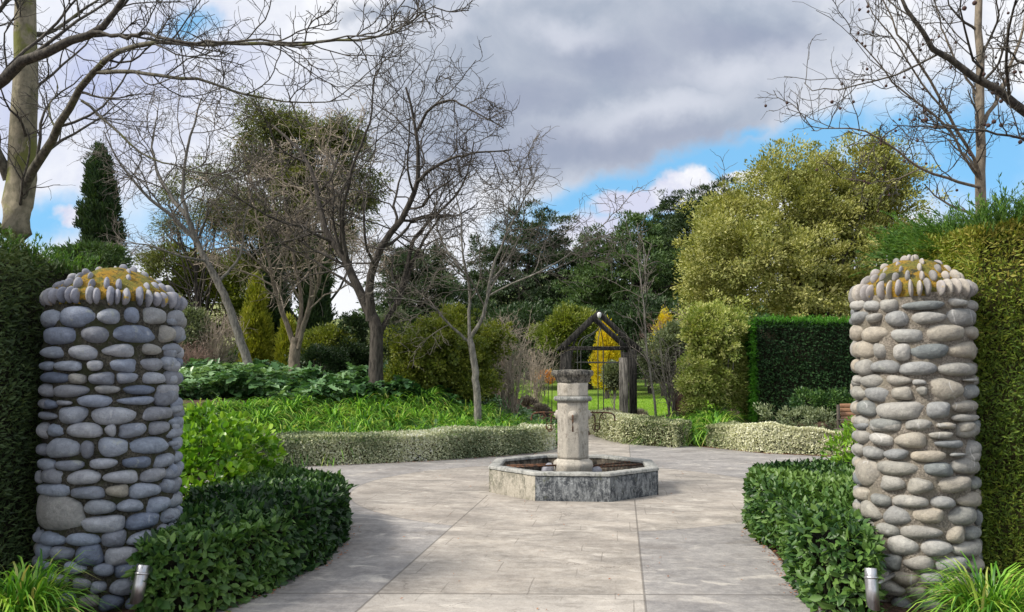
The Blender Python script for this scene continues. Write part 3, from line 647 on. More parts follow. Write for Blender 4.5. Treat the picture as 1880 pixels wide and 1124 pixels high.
def pillar(cx, cy, R, rows, ztop, zcop, mstone, mcop, mmort, label, dy):
    c = np.array([cx, cy]); t = thing('stone_pillar', label, 'pillar', (cx, cy, 0))
    Rm = R - .042
    # mortar core with uneven surface
    nz, k = 60, 72; zz = np.linspace(-.1, zcop - .03, nz); an = np.arange(k) / k * 2 * np.pi
    Z, Aa = np.meshgrid(zz, an, indexing='ij'); P0 = np.stack([np.cos(Aa) * 3, np.sin(Aa) * 3, Z * 6], -1).reshape(-1, 3)
    rr = Rm + .014 * snoise(P0, 4, 3).reshape(Z.shape) + .006 * snoise(P0, 13, 4).reshape(Z.shape)
    V = np.stack([cx + rr * np.cos(Aa), cy + rr * np.sin(Aa), Z], -1).reshape(-1, 3); i = np.arange(nz - 1)[:, None] * k; a = np.arange(k)[None]; b = (a + 1) % k
    part('mortar_core', (V, np.stack([i + a, i + b, i + k + b, i + k + a], -1).reshape(-1, 4)), mmort, t, smooth=True)
    st = []
    for sc, ox, oy, rws in rows:
        for row in rws:
            angs = []; zs = []
            for yc, h, x0, x1 in row:
                a0, z0 = cyl_hit(ox + x0 / sc, oy + yc / sc + dy, c, R - .03); a1, z1 = cyl_hit(ox + x1 / sc, oy + yc / sc + dy, c, R - .03)
                am, zm = cyl_hit(ox + (x0 + x1) / 2 / sc, oy + yc / sc + dy, c, R - .03)
                dist = np.hypot(*(c + (R - .03) * np.array([math.cos(am), math.sin(am)])))
                hh = h / sc / F_PX * dist * 1.0
                w = abs((a1 - a0 + np.pi) % (2 * np.pi) - np.pi) * (R - .02)
                st.append((am if w < .02 else (a0 + ((a1 - a0 + np.pi) % (2 * np.pi) - np.pi) / 2), zm, max(w, hh * .7) / 2, hh / 2)); angs += [a0, a1]; zs.append(zm)
            lo = min(x % (2 * np.pi) for x in angs); hi = max(x % (2 * np.pi) for x in angs)
            # hidden side: hi -> lo + 2pi
            a_ = hi + .07; z_ = float(np.mean(zs))
            while a_ < lo + 2 * np.pi - .07:
                w = rng.uniform(.09, .26); da = w / R
                st.append((a_ + da / 2, z_ + rng.normal(0, .006), w / 2, rng.uniform(.038, .055))); a_ += da + .05
    z_ = min(s[1] for s in st) - .11
    while z_ > -.06:
        a_ = 0
        while a_ < 2 * np.pi - .3:
            w = rng.uniform(.1, .24); st.append((a_ + w / 2 / R, z_ + rng.normal(0, .006), w / 2, rng.uniform(.042, .052))); a_ += (w + .02) / R
        z_ -= .11
    st = np.array(st); am, zm, aw, bh = st.T
    Rd = np.stack([np.cos(am), np.sin(am), 0 * am], 1); Tn = np.stack([-np.sin(am), np.cos(am), 0 * am], 1); Up = np.tile([0, 0, 1.0], (len(am), 1))
    cdepth = np.clip(np.minimum(aw, bh * 1.3) * rng.uniform(.85, 1.1, len(am)), .026, .06)
    Pc = np.stack([cx + (R - cdepth * .85) * np.cos(am), cy + (R - cdepth * .85) * np.sin(am), zm], 1)
    # wide stones bend round the drum: shift ends inwards
    V, F, A = stone_batch(Pc, Tn, Rd, Up, aw * .965, bh * (1.03 if cx < 0 else .96), cdepth, rng.random(len(am)))
    rel = V - np.array([cx, cy, 0]); nv = 18 * 11
    tpos = np.einsum('ij,ij->i', rel, np.repeat(Tn, nv, 0)); bend = R - np.sqrt(np.maximum(R * R - tpos ** 2, .01)); V = V - np.repeat(Rd, nv, 0) * bend[:, None]
    part('river_stones', (V, F, A), mstone, t, smooth=True)
    # dome of moss
    prof = [(R - .05, zcop - .06), (R - .04, zcop + .0), (R - .05, zcop + .05)]
    for q in np.linspace(.02, 1, 14): prof.append(((R - .06) * (1 - q) + .001, zcop + .05 + (ztop - zcop - .06) * (1 - (1 - q) ** 1.75)))
    V, F, A = lathe(prof, 64, (cx, cy, 0)); V = V + .014 * snoise(V * 1, 17, 9)[:, None] * unit(V - np.array([cx, cy, zcop - .3]))
    dome = part('moss_dome', (V, F[0]), M['moss'], t, smooth=True)
    def ring(r, z, n, aw, bh, cd, tilt, jit=.0, skip=0):
        a = np.arange(n) / n * 2 * np.pi + rng.random() * .3 + rng.normal(0, .02, n); m = rng.random(n) >= skip; a = a[m]; n = len(a)
        Rd0 = np.stack([np.cos(a), np.sin(a), 0 * a], 1); Tn = np.stack([-np.sin(a), np.cos(a), 0 * a], 1)
        tl = tilt + rng.normal(0, .08, n); Up0 = np.array([0, 0, 1.0])
        Up = Up0 * np.cos(tl)[:, None] - Rd0 * np.sin(tl)[:, None]; Rd = Rd0 * np.cos(tl)[:, None] + Up0 * np.sin(tl)[:, None]
        Pc = np.stack([cx + r * np.cos(a), cy + r * np.sin(a), np.full(n, z)], 1) + rng.normal(0, .004, (n, 3))
        return stone_batch(Pc, Tn, Rd, Up, aw * rng.uniform(.75, 1.3, n), bh * rng.uniform(.85, 1.15, n), np.full(n, cd), rng.random(n), boxy=.95, nu=14, nv=9, lump=.06)
    rs = [ring(R - .045, zcop, int(2 * np.pi * R / .068), .021, .062, .055, .18)]
    hD = ztop - zcop
    for fr, n, s, tl, sk in ((.88, .082, .92, .50, .06), (.68, .108, .76, .85, .15), (.48, .135, .66, 1.1, .2), (.29, .17, .58, 1.25, .3), (.11, .2, .6, 1.4, .3)):
        r = (R - .06) * fr; z = zcop + .045 + (hD - .06) * (1 - fr ** 1.75); rs.append(ring(r, z, max(3, int(2 * np.pi * r / n)), .018 * s + .003, .048 * s, .034, tl, skip=sk))
    part('coping_stones', join(rs), mcop, t, smooth=True)
    return t
LC = (-2.85, 5.463, .46); RC = (2.885, 5.49, .405)
pillar(*LC, LROWS, 2.335, 2.085, M['stone_shade_tint'], M['coping_shade_blue'], M['mortar_dark'], 'shaded round pillar of shade-blue river stones in dark mortar, under an orange moss dome', 0)
pillar(*RC, RROWS, 2.41, 2.145, M['stone_sun_tint'], M['coping_sun_tint'], M['mortar_pale'], 'sunlit round pillar of sun-tinted grey river stones in pale mortar, under a yellow moss dome', 0)

# ------------------------------------------------------------------ clipped hedges
def prism_points(poly, h0, h1, n, top=True, round_=.06, hfn=None):
    """random points and normals on a clipped prism"""
    poly = np.array(poly, float); m = len(poly); e = np.roll(poly, -1, 0) - poly; L = np.linalg.norm(e, axis=1)
    area2 = 0.5 * np.sum(poly[:, 0] * np.roll(poly[:, 1], -1) - np.roll(poly[:, 0], -1) * poly[:, 1]); sg = np.sign(area2)
    Ns = np.stack([e[:, 1], -e[:, 0]], 1) / L[:, None] * sg
    side = L * (h1 - h0); tp = abs(area2) if top else 0; ns = int(n * side.sum() / (side.sum() + tp)); nt = n - ns
    i = rng.choice(m, ns, p=L / L.sum()); t = rng.random(ns)[:, None]; xy = poly[i] + e[i] * t; z = h0 + (h1 - h0) * rng.random(ns) ** .9
    P = np.concatenate([xy, z[:, None]], 1); N = np.concatenate([Ns[i], np.zeros((ns, 1))], 1)
    k = np.clip((z - (h1 - round_)) / round_, 0, 1); N[:, 2] = k; P[:, :2] -= N[:, :2] * (round_ * .6 * k ** 2)[:, None]
    if nt:
        lo, hi = poly.min(0), poly.max(0); q = rng.random((nt * 3, 2)) * (hi - lo) + lo
        ins = np.zeros(len(q), bool)
        for a, b in zip(poly, np.roll(poly, -1, 0)):
            cnd = ((a[1] > q[:, 1]) != (b[1] > q[:, 1])); xx = (b[0] - a[0]) * (q[:, 1] - a[1]) / (b[1] - a[1] + 1e-12) + a[0]; ins ^= cnd & (q[:, 0] < xx)
        q = q[ins][:nt]; P = np.concatenate([P, np.concatenate([q, np.full((len(q), 1), h1)], 1)]); N = np.concatenate([N, np.tile([0, 0, 1.0], (len(q), 1))])
    return P, unit(N)
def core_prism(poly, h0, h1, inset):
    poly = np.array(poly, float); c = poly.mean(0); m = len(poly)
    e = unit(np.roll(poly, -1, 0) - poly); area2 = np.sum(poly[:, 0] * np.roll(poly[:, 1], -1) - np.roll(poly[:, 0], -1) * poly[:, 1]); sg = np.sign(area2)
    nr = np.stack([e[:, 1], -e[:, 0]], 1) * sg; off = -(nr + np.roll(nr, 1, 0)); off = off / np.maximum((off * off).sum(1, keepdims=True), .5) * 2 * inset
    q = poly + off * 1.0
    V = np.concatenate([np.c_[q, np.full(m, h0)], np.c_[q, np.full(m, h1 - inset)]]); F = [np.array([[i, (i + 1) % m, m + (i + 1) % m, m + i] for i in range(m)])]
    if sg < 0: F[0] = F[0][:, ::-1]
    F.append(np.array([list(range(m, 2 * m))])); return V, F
def hedge(name, label, cat, poly, h0, h1, n, size, mat, core, w=.45, tpl='kite', lump=.04, up=.25, outw=.6, zf=None, att=None, inset=.10, group=None, round_=.08, corename='inner_twigs', rag=.0, lf=2.5):
    c = np.array(poly).mean(0); t = thing(name, label, cat, (c[0], c[1], h0), group)
    P, N = prism_points(poly, h0, h1, n, round_=round_)
    P = P + N * (lump * snoise(P, lf, 5) + lump * .5 * snoise(P, lf * 3.2, 6) - abs(rng.normal(0, .022, len(P))))[:, None]
    P[:, 2] += rag * np.clip(N[:, 2], 0, 1) * snoise(P, 3.0, 8)
    D = N * outw + rnd(len(P)) * .75 + np.array([0, 0, up]); Nm = N + rnd(len(P)) * .55 + np.array([0, 0, .35])
    pn = np.clip(.5 + .35 * snoise(P, 2.2, 11) + rng.normal(0, .22, len(P)), 0, 1)
    part('foliage', leaves(P, D, Nm, size * rng.uniform(.5, 1.45, len(P)), w, tpl, pn), mat, t)
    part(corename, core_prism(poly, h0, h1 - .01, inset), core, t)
    return t

LH = [(-2.28, 4.72), (-1.9, 5.0), (-1.66, 5.75), (-1.56, 6.6), (-1.62, 7.75), (-1.9, 8.35), (-2.75, 8.6), (-2.9, 7.0), (-2.42, 5.7)]
hedge('clipped_low_hedge', 'low dark-leaved clipped hedge at the foot of the shaded pillar', 'hedge', LH, 0, .50, 16500, .068, M['box'], M['core'], .48, 'oval', .035, .1)
RH = [(2.24, 4.78), (2.0, 5.1), (2.08, 5.7), (2.3, 6.6), (2.42, 7.7), (2.7, 8.6), (3.6, 9.0), (4.2, 8.2), (3.6, 6.4), (2.75, 6.0), (2.42, 5.3)]
hedge('clipped_low_hedge', 'low clipped green hedge running back from the foot of the sunlit pillar', 'hedge', RH, 0, .52, 17500, .068, M['box'], M['core'], .48, 'oval', .04, .1)
# tall conifer hedges either side of the gate
LT = [(-3.38, 4.86), (-3.30, 6.1), (-4.9, 6.2), (-4.9, 4.1), (-3.8, 4.0), (-3.72, 4.78)]  # the forward return, out of view, is added to shade the pillar
tl = hedge('tall_conifer_hedge', 'tall dark conifer hedge in shade beside the shaded pillar', 'hedge', LT, 0, 2.44, 90000, .042, M['hedge_dark'], M['core'], .28, 'kite', .05, .35, rag=.05)
def sprays(poly_pts, n, L, mat, parent, lean, att=None, name='top_sprays', per=14, w=.06):
    """feathery shoots: thin stems covered in scale leaves"""
    i = rng.integers(0, len(poly_pts), n); P = np.array(poly_pts)[i] + rng.normal(0, .04, (n, 3)); d = unit(np.array(lean) + rnd(n) * .45)
    Pp, Rr = grow(P, d, L * rng.uniform(.5, 1.2, n), .003, .001, 6, .12, -.02)
    f = rng.random(n * per) * 4.98; j = f.astype(int); f = (f - j)[:, None]; idx = np.repeat(np.arange(n), per)
    q = Pp[idx, j] * (1 - f) + Pp[idx, j + 1] * f; T = unit(Pp[idx, j + 1] - Pp[idx, j]); D = T + rnd(len(q)) * .55
    return part(name, join([tubes(Pp, Rr, 3), leaves(q, D, rnd(len(q)), w * rng.uniform(.6, 1.3, len(q)), .22, 'kite', np.clip(np.repeat(rng.random(n), per) * .6 + rng.random(len(q)) * .4, 0, 1))]), mat, parent)
g_ = [(x, y, 2.45) for x in np.arange(-4.8, -3.3, .05) for y in (4.85, 5.0, 5.3, 5.7, 6.0)]; g_ = [(a, b, 2.36) for a, b, c in g_]
sprays(g_, 1100, .15, M['spray'], tl, (.1, -.1, 1), per=13, w=.032)
RT = [(3.22, 5.30), (3.6, 5.16), (4.9, 5.1), (4.9, 6.7), (3.35, 6.7)]
tr = hedge('tall_conifer_hedge', 'tall sunlit olive-green conifer hedge beside the sunlit pillar', 'hedge', RT, 0, 2.62, 170000, .037, M['hedge_olive'], M['core_olive'], .26, 'kite', .05, .35, rag=.05)
g_ = [(x, y, 2.62) for x in np.arange(3.3, 4.8, .05) for y in (5.2, 5.35, 5.7, 6.1, 6.6)]
sprays(g_, 1500, .18, M['spray'], tr, (-.1, -.1, 1), per=14, w=.036)
sprays([(3.4 + .02 * k, 5.9 + .1 * (k % 9), 2.45 + .01 * (k % 17)) for k in range(20)], 230, .46, M['spray'], tr, (-1.1, .2, .75), name='side_sprays', per=34, w=.04)

# variegated edging hedges round the court
def band(pts, w0, side):
    p = np.array(pts, float); d = np.gradient(p, axis=0); d = unit(d); n = np.stack([-d[:, 1], d[:, 0]], 1) * side; return [tuple(x) for x in p] + [tuple(x) for x in (p + n * w0)[::-1]]
lv = smoothpath([(-4.35, 12.4), (-3.85, 12.95), (-2.9, 13.3), (-1.75, 13.75), (-.4, 14.6), (.55, 15.4), (.92, 16.2)], 12)
hedge('variegated_edging_hedge', 'long curved cream-and-green edging hedge below the bed of strap-leaved clumps', 'hedge', band(lv, .75, 1), 0, .50, 62000, .042, M['varieg_cream'], M['core_olive'], .5, 'kite', .022, .2, rag=.012, lf=2.0, inset=.14)
rv = smoothpath([(2.95, 21.2), (2.95, 19.5), (3.15, 18.0), (3.6, 17.35), (4.0, 17.0)], 8)
hedge('variegated_edging_hedge', 'short cream-and-green edging hedge beside the timber gate post', 'hedge', band(rv, .8, -1), 0, .58, 26000, .044, M['varieg'], M['core_olive'], .5, 'kite', .035, .2, rag=.025, inset=.15)
rv = smoothpath([(4.25, 16.75), (4.6, 16.0), (5.2, 15.3), (6.1, 14.85), (6.7, 14.6)], 9)
hedge('variegated_edging_hedge', 'uneven cream-and-green edging hedge in front of the timber bench', 'hedge', band(rv, .8, 1), 0, .50, 38000, .044, M['varieg'], M['core_olive'], .5, 'kite', .055, .2, rag=.045, inset=.17)
# clipped dark hedge at the back of the court
DH = [(6.12, 19.2), (12.0, 19.2), (12.0, 21.2), (6.42, 21.4)]
M['yew'] = leafmat('dark_yew', [(.008, .022, .008), (.014, .038, .012), (.025, .06, .016)], .65, .12, .15)
M['yew_top_lit_side'] = leafmat('new_growth_lit_side', [(.035, .12, .012), (.06, .19, .016), (.09, .26, .02)], .5, .3)
dh = hedge('clipped_square_hedge', 'large square-clipped dark green hedge with a brighter fringe on top, behind the bench', 'hedge', DH, 0, 2.88, 52000, .085, M['yew'], M['core'], .4, 'kite', .03, -.15, outw=.8)
g_ = [(x, y, 2.85) for x in np.arange(6.2, 12, .06) for y in (19.25, 19.5, 20, 20.6)]
sprays(g_, 1700, .17, M['yew_top_lit_side'], dh, (0, -.1, 1), name='new_growth', per=9, w=.07)
sprays([(6.14 + .05 * k, 19.2 + .37 * k, z) for z in np.arange(.1, 2.85, .03) for k in range(6)], 3000, .12, M['yew_top_lit_side'], dh, (-.9, -.45, .35), name='lit_side_sprays', per=9, w=.07)  # brighter sprays put the sunlight on this end face into colour

# ------------------------------------------------------------------ shrubs and trees
def ells_px(blobs, Y, dr=.8):
    out = []
    for b in blobs:
        px, py, rx, ry = b[:4]; dy = b[4] if len(b) > 4 else 0; c = at(px, py, Y + dy); k = (Y + dy) / F_PX; out.append((c, (rx * k, rx * k * dr, ry * k)))
    return out
def leafy(name, label, cat, blobs, Y, mat, k, per, cr, size, base=None, dr=.8, w=.45, tpl='kite', up=.3, droop=0, bark='bark_dark', tr=.08, group=None, inset=.12, bottom=-.75, limbs=14, flat=.8, crownname='crown', outw=.7, rag=.2, gap=.35, fill=0.0):
    E = ells_px(blobs, Y, dr); E = [(c, r) for c, r in E]
    bx = base if base is not None else (blobs[0][0])
    b0 = at(bx, 690, Y); z0 = float(H(b0[0], b0[1])); B = np.array([b0[0], b0[1], z0])
    t = thing(name, label, cat, B, group)
    g, Cn = crown(E, k, per, cr, size, w, tpl, up, droop, inset, bottom, flat, outw=outw, rag=rag, gap=gap)
    if fill:
        g2, _ = crown([(c, tuple(q * .74 for q in r_)) for c, r_ in E], int(k * fill), per, cr * 1.1, size * 1.35, w, tpl, up, droop, .3, bottom, flat, outw=outw, rag=.15, gap=2)
        g = join([g, g2])
    part(crownname, g, M[mat] if isinstance(mat, str) else mat, t)
    cz = np.array([np.mean([c[0] for c, r in E]), B[1], 0]); top = max(c[2] for c, r in E); cen = np.array([cz[0] * .6 + B[0] * .4, B[1], B[2] + (top - B[2]) * .75])
    P = smoothpath([B - [0, 0, .1], B * .6 + cen * .4 + [rng.normal(0, .05), 0, 0], cen], 10)
    parts = [tubes(P, np.linspace(tr, tr * .3, 10), 8)]
    sel = Cn[rng.choice(len(Cn), min(limbs, len(Cn)), replace=False)]; ii = rng.integers(3, 9, len(sel))
    LP = []
    for s, i in zip(sel, ii):
        s0 = P[i]; mid = (s0 + s) / 2 + rng.normal(0, .05, 3) * np.linalg.norm(s - s0); mid[2] -= .04 * np.linalg.norm(s - s0); LP.append(smoothpath([s0, mid, s], 7))
    LP = np.array(LP); rr_ = np.linspace(1, .2, 7)[None] * (tr * .32)
    parts.append(tubes(LP, np.repeat(rr_, len(LP), 0), 5))
    part('trunk' if cat == 'tree' else 'stems', join(parts), M[bark], t, smooth=True)
    return t
def lim_(x): return x

# bright broad-leaved shrubs next to the pillars
def shrub_near(name, label, E, n, size, mat, z0=0, tpl='round', w=.62):
    c0 = np.array([E[0][0][0], E[0][0][1], z0]); t = thing(name, label, 'shrub', c0)
    g, Cn = crown(E, n, 11, .085, size, w, tpl, .55, 0, .10, -.9, .9, outw=.9); part('foliage', g, mat, t)
    B = np.repeat(c0[None], 40, 0) + rng.normal(0, .05, (40, 3)) * [1, 1, 0]; s = Cn[rng.choice(len(Cn), 40)]
    LP = np.array([smoothpath([b, (b + q) / 2 + [0, 0, .1], q], 7) for b, q in zip(B, s)]); part('stems', tubes(LP, np.repeat(np.linspace(.014, .004, 7)[None], 40, 0), 5), M['bark_dark'], t, smooth=True)
    return t
shrub_near('broadleaf_shrub', 'bright lime-green broad-leaved shrub between the shaded pillar and the low hedge', [(at(365, 850, 7.8), (.56, .6, .46)), (at(450, 845, 8.2), (.30, .45, .34)), (at(360, 920, 7.5), (.55, .5, .45)), (at(440, 905, 8.0), (.32, .4, .34)), (at(345, 970, 7.0), (.42, .4, .32))], 900, .072, M['lime'])
shrub_near('broadleaf_shrub', 'small lime-green shrub half hidden behind the sunlit pillar', [(at(1566, 828, 9.2), (.26, .3, .24)), (at(1575, 870, 9.2), (.30, .3, .22)), (at(1600, 800, 9.3), (.26, .3, .3))], 150, .07, M['lime'], 0, 'oval', .42)

# large yellow-green tree
leafy('round_headed_tree', 'big rounded yellow-green tree rising above the square-clipped hedge', 'tree',
      [(1470, 420, 150, 130), (1380, 490, 130, 110, -1), (1560, 400, 120, 125, 1), (1590, 500, 120, 100), (1440, 330, 75, 62, 1), (1590, 315, 75, 62), (1320, 510, 72, 92), (1480, 530, 160, 80, -1), (1340, 420, 60, 60), (1640, 440, 60, 90, 1)],
      27, 'yellowtree', 2700, 85, .42, .105, base=1480, dr=.75, w=.5, bark='bark_dark', tr=.22, limbs=40, inset=.17, rag=.30, gap=.12, flat=.7, fill=.22)
# variegated column shrub
leafy('variegated_tall_shrub', 'tall yellow-green variegated shrub next to the square-clipped hedge', 'shrub',
      [(1310, 620, 55, 62), (1300, 690, 52, 70), (1340, 700, 35, 62, .3), (1330, 610, 38, 52, .3), (1285, 610, 30, 45)], 19.5, 'varshrub', 900, 50, .17, .075, base=1325, bark='bark_grey', tr=.06, crownname='foliage', bottom=-.9, rag=.25, gap=.25, inset=.15, fill=.5)
# pines and dark evergreens at the back of the lawn
pg = 'dark evergreens behind the lawn'
leafy('pine_tree', 'dark spreading pine with an open flat top behind the bare trees', 'tree', [(975, 425, 62, 36), (1010, 450, 40, 30), (930, 470, 60, 30), (985, 480, 40, 22), (950, 510, 90, 45), (900, 480, 30, 18), (1000, 540, 70, 60), (900, 560, 70, 60)], 62, 'pine', 1100, 60, .62, .26, base=975, tr=.4, w=.3, limbs=36, group=pg, rag=.5, gap=-.02, fill=.12, flat=.42)
leafy('pine_tree', 'broad green pine with a rounded top just past the dark spreading pine', 'tree', [(1165, 440, 55, 38), (1120, 480, 60, 45), (1190, 500, 80, 70), (1130, 560, 100, 60), (1180, 610, 90, 60), (1090, 500, 36, 40)], 58, 'pinegreen', 1500, 60, .62, .26, base=1150, tr=.4, w=.32, limbs=30, group=pg, rag=.5, gap=-.02, fill=.12, flat=.42)
leafy('pine_tree', 'slender pointed pine standing highest above the evergreens', 'tree', [(1228, 372, 16, 20), (1228, 400, 26, 26), (1225, 440, 40, 40), (1235, 500, 60, 70)], 66, 'pine', 520, 60, .5, .25, base=1228, tr=.3, w=.3, limbs=24, group=pg, rag=.5, gap=-.02, fill=.12, flat=.42)
leafy('pine_tree', 'dark jagged pine showing beside the yellow-green tree', 'tree', [(1290, 385, 40, 34), (1265, 420, 34, 30), (1325, 370, 30, 28), (1300, 450, 70, 60), (1260, 530, 60, 80)], 60, 'pine', 950, 60, .6, .26, base=1295, tr=.4, w=.3, limbs=24, group=pg, rag=.5, gap=-.02, fill=.12, flat=.42)
leafy('pine_tree', 'low dark pine filling the gap between the spreading and the green pines', 'tree', [(1050, 480, 30, 22), (1075, 520, 50, 50), (1050, 580, 70, 60), (1020, 620, 60, 50)], 64, 'pine', 800, 60, .62, .26, base=1060, tr=.4, w=.3, limbs=20, group=pg, rag=.45, gap=.05, flat=.45)
leafy('pine_tree', 'dark bushy pine seen through the fork of the dark-barked tree', 'tree', [(770, 485, 55, 32), (730, 500, 40, 40), (800, 520, 40, 40), (760, 560, 80, 60), (820, 590, 60, 60)], 55, 'pine', 1000, 60, .6, .25, base=770, tr=.4, w=.3, limbs=24, group=pg, rag=.5, gap=-.02, fill=.12, flat=.42)
leafy('broad_evergreen', 'dull green evergreen behind the olive mound and the golden trees', 'tree', [(1060, 620, 90, 45), (960, 610, 70, 50), (1150, 640, 90, 50), (1000, 640, 60, 50), (1230, 620, 60, 60)], 50, 'deepshrub', 1100, 50, .55, .25, base=1080, tr=.3, w=.35, group=pg)
leafy('broad_evergreen', 'yellowish evergreen showing above the gable of the timber gate', 'tree', [(1050, 595, 45, 28), (1020, 620, 40, 30)], 44, 'olivebush', 320, 50, .4, .2, base=1050, tr=.15, w=.35, group=pg)
leafy('broad_evergreen', 'deep green evergreen on the lawn behind the grey-green shrub', 'tree', [(1190, 600, 40, 55), (1225, 640, 50, 60), (1150, 610, 45, 45)], 46, 'deepshrub', 500, 50, .45, .22, base=1195, tr=.2, w=.35, group=pg)
# gum tree and cypresses on the left
leafy('gum_tree', 'tall dark gum tree with ragged crown behind the multi-stemmed bare tree', 'tree', [(485, 240, 52, 46), (550, 232, 62, 42, 1), (610, 262, 55, 52), (655, 300, 34, 50), (500, 320, 72, 70, 1), (580, 350, 66, 70), (470, 400, 60, 76), (655, 390, 32, 56), (530, 440, 66, 70), (690, 345, 18, 34), (470, 500, 46, 50), (570, 500, 46, 50), (620, 440, 34, 40)], 29, 'euc', 1700, 80, .5, .17, base=560, tr=.2, w=.22, droop=.6, bark='bark_dark', limbs=60, inset=.35, outw=.5, rag=.26, gap=.12)
leafy('gum_tree', 'small thin-leaved gum tree with sky showing through, beside the pointed cypress', 'tree', [(330, 350, 42, 35), (390, 330, 50, 32), (400, 400, 55, 50), (320, 415, 30, 26), (290, 470, 30, 26)], 26, 'euc', 330, 40, .4, .13, base=370, tr=.1, w=.2, droop=.6, limbs=34, inset=.4, outw=.5, rag=.4, gap=-.1)
leafy('broad_evergreen', 'olive evergreen with golden tips low behind the leaning bare tree', 'tree', [(330, 500, 62, 40), (390, 560, 60, 90, 1), (330, 560, 46, 60), (440, 520, 50, 60)], 30, 'olivebush', 700, 55, .36, .15, base=370, tr=.12, w=.4, inset=.16)
def cyp(px, y0, y1, hw, Y, mat, label, group=None, size=.13, k=None, name='cypress_tree', top=.25, rg=.14):
    n = 9; bl = []
    for i in range(n):
        f = i / (n - 1); yy = y0 + (y1 - y0) * f; wv = hw * (top + (1 - top) * min(1, f * 2.2) ** .7); bl.append((px + rng.normal(0, hw * .08), yy, wv, (y1 - y0) / n * 1.25))
    area = (y1 - y0) * hw * (Y / F_PX) ** 2; kk = k or int(220 + area * 150)
    return leafy(name, label, 'tree', bl, Y, mat, kk, 60, .17 * Y / 26, size * Y / 26, base=px, dr=1.0, w=.3, up=1.4, flat=1.6, rag=rg, gap=.6 if rg < .2 else .15, fill=.4 if rg < .2 else .15, tr=.1 * Y / 26, inset=.06, bottom=-1, limbs=8)
cyp(186, 305, 520, 30, 28, 'cypress', 'narrow dark cypress rising beside the big plane trunk', top=.6)
cyp(470, 530, 690, 24, 26, 'goldcyp', 'yellow-tipped cypress column left of the multi-stemmed bare tree')
cyp(503, 480, 690, 26, 27, 'cypress', 'dark cypress column right behind the yellow-tipped one')
cyp(530, 600, 680, 18, 25, 'goldcyp', 'short golden cypress between the stems of the bare tree')
cyp(582, 470, 680, 24, 27.5, 'cypress', 'dark cypress column behind the multi-stemmed bare tree')
# golden trees on the lawn
cyp(1114, 606, 695, 17, 42, 'gold', 'golden-yellow pointed tree seen through the timber gate', size=.11, name='golden_tree', top=.2, rg=.4)
cyp(1218, 590, 680, 14, 44, 'gold', 'thin golden tree top showing beside the reddish twiggy bush', size=.11, name='golden_tree', top=.15, rg=.4)
leafy('amber_shrub', 'orange and green shrub on the lawn behind the fountain head', 'shrub', [(1002, 694, 11, 11), (990, 690, 7, 8)], 38, 'amber', 30, 26, .2, .12, base=998, tr=.03, crownname='foliage')
# olive mound etc
leafy('olive_mound_shrub', 'large olive-green mounded shrub between the dark-barked and the forked bare trees', 'shrub',
      [(800, 650, 78, 58), (760, 680, 52, 48, -.3), (850, 660, 65, 52, .3), (890, 625, 38, 35, .5), (830, 610, 60, 35, .5), (740, 700, 36, 30, -.4), (860, 705, 50, 26)], 20.2, 'olivebush', 1300, 48, .20, .085, base=800, tr=.07, w=.5, crownname='foliage', bottom=-.95, rag=.32, gap=.25, fill=.4)
for bl, Y, mt, lb, bs in [
    ([(600, 640, 40, 38), (570, 655, 30, 30)], 24, 'olivebush', 'dull yellow-green bush behind the multi-stemmed bare tree', 590),
    ([(590, 668, 48, 26)], 22.5, 'deepshrub', 'low dark bush in front of the dull yellow-green bush', 590),
    ([(655, 640, 32, 60), (668, 680, 26, 30)], 24, 'deepshrub', 'dark evergreen bush beside the dark-barked trunk', 655),
    ([(345, 600, 30, 50), (325, 640, 20, 40)], 24, 'greygreen', 'silvery bush showing past the edge of the shaded pillar', 340),
    ([(1216, 655, 34, 48), (1238, 630, 28, 38)], 21.5, 'greygreen', 'rounded grey-green shrub beside the clay urn', 1230),
    ([(720, 620, 28, 46)], 23, 'greygreen', 'pale grey-green bush behind the dark-barked trunk', 720),
    ([(1128, 690, 14, 16)], 26, 'greygreen', 'tiny round-headed tree seen through the timber gate', 1129)]:
    leafy('shrub', lb, 'shrub', bl, Y, mt, int(220 + 18 * len(bl) * 6), 45, .2, .085, base=bs, tr=.04, w=.45, crownname='foliage', bark='bark_grey', bottom=-.95)
# shrubs by the bench
leafy('clipped_green_shrub', 'bright green shrub against the square-clipped hedge behind the bench', 'shrub', [(1490, 738, 32, 20), (1530, 738, 34, 21), (1560, 742, 24, 20)], 17.6, 'box', 240, 26, .12, .07, base=1520, tr=.03, crownname='foliage', bottom=-.95)
leafy('grey_green_shrub', 'spreading grey-green shrub between the clipped hedge and the bench', 'shrub', [(1430, 770, 34, 22), (1475, 772, 44, 22), (1510, 775, 28, 20), (1460, 800, 60, 22)], 16.6, 'greygreen', 300, 26, .12, .07, base=1460, tr=.03, crownname='foliage', bottom=-.95, w=.35)
# layered backdrop woods behind everything (a mass nobody could count)
def woods():
    P_, D_, N_, S_, A_ = [], [], [], [], []
    n = 90000; az = np.radians(rng.uniform(-42, 42, n)); R = rng.uniform(82, 104, n); x = R * np.sin(az); y = R * np.cos(az)
    hh = 6.0 + 1.6 * np.sin(az * 23) + 1.4 * np.sin(az * 41 + 1) + .8 * np.sin(az * 90); z = 1.1 + hh * rng.random(n) ** .8
    P = np.stack([x, y, z], 1); c = snoise(P, .9, 21); P = P[c > -.35]; n = len(P)
    return leaves(P, rnd(n) + [0, 0, .3], rnd(n) + [0, 0, .6], rng.uniform(.4, .9, n), .6, 'kite', np.clip(.5 + .4 * snoise(P, .35, 5) + rng.normal(0, .15, n), 0, 1))
tag(part('far_woods', woods(), M['pinegreen']), 'belt of dark woodland closing the far side of the lawn', 'woods', kind='stuff')

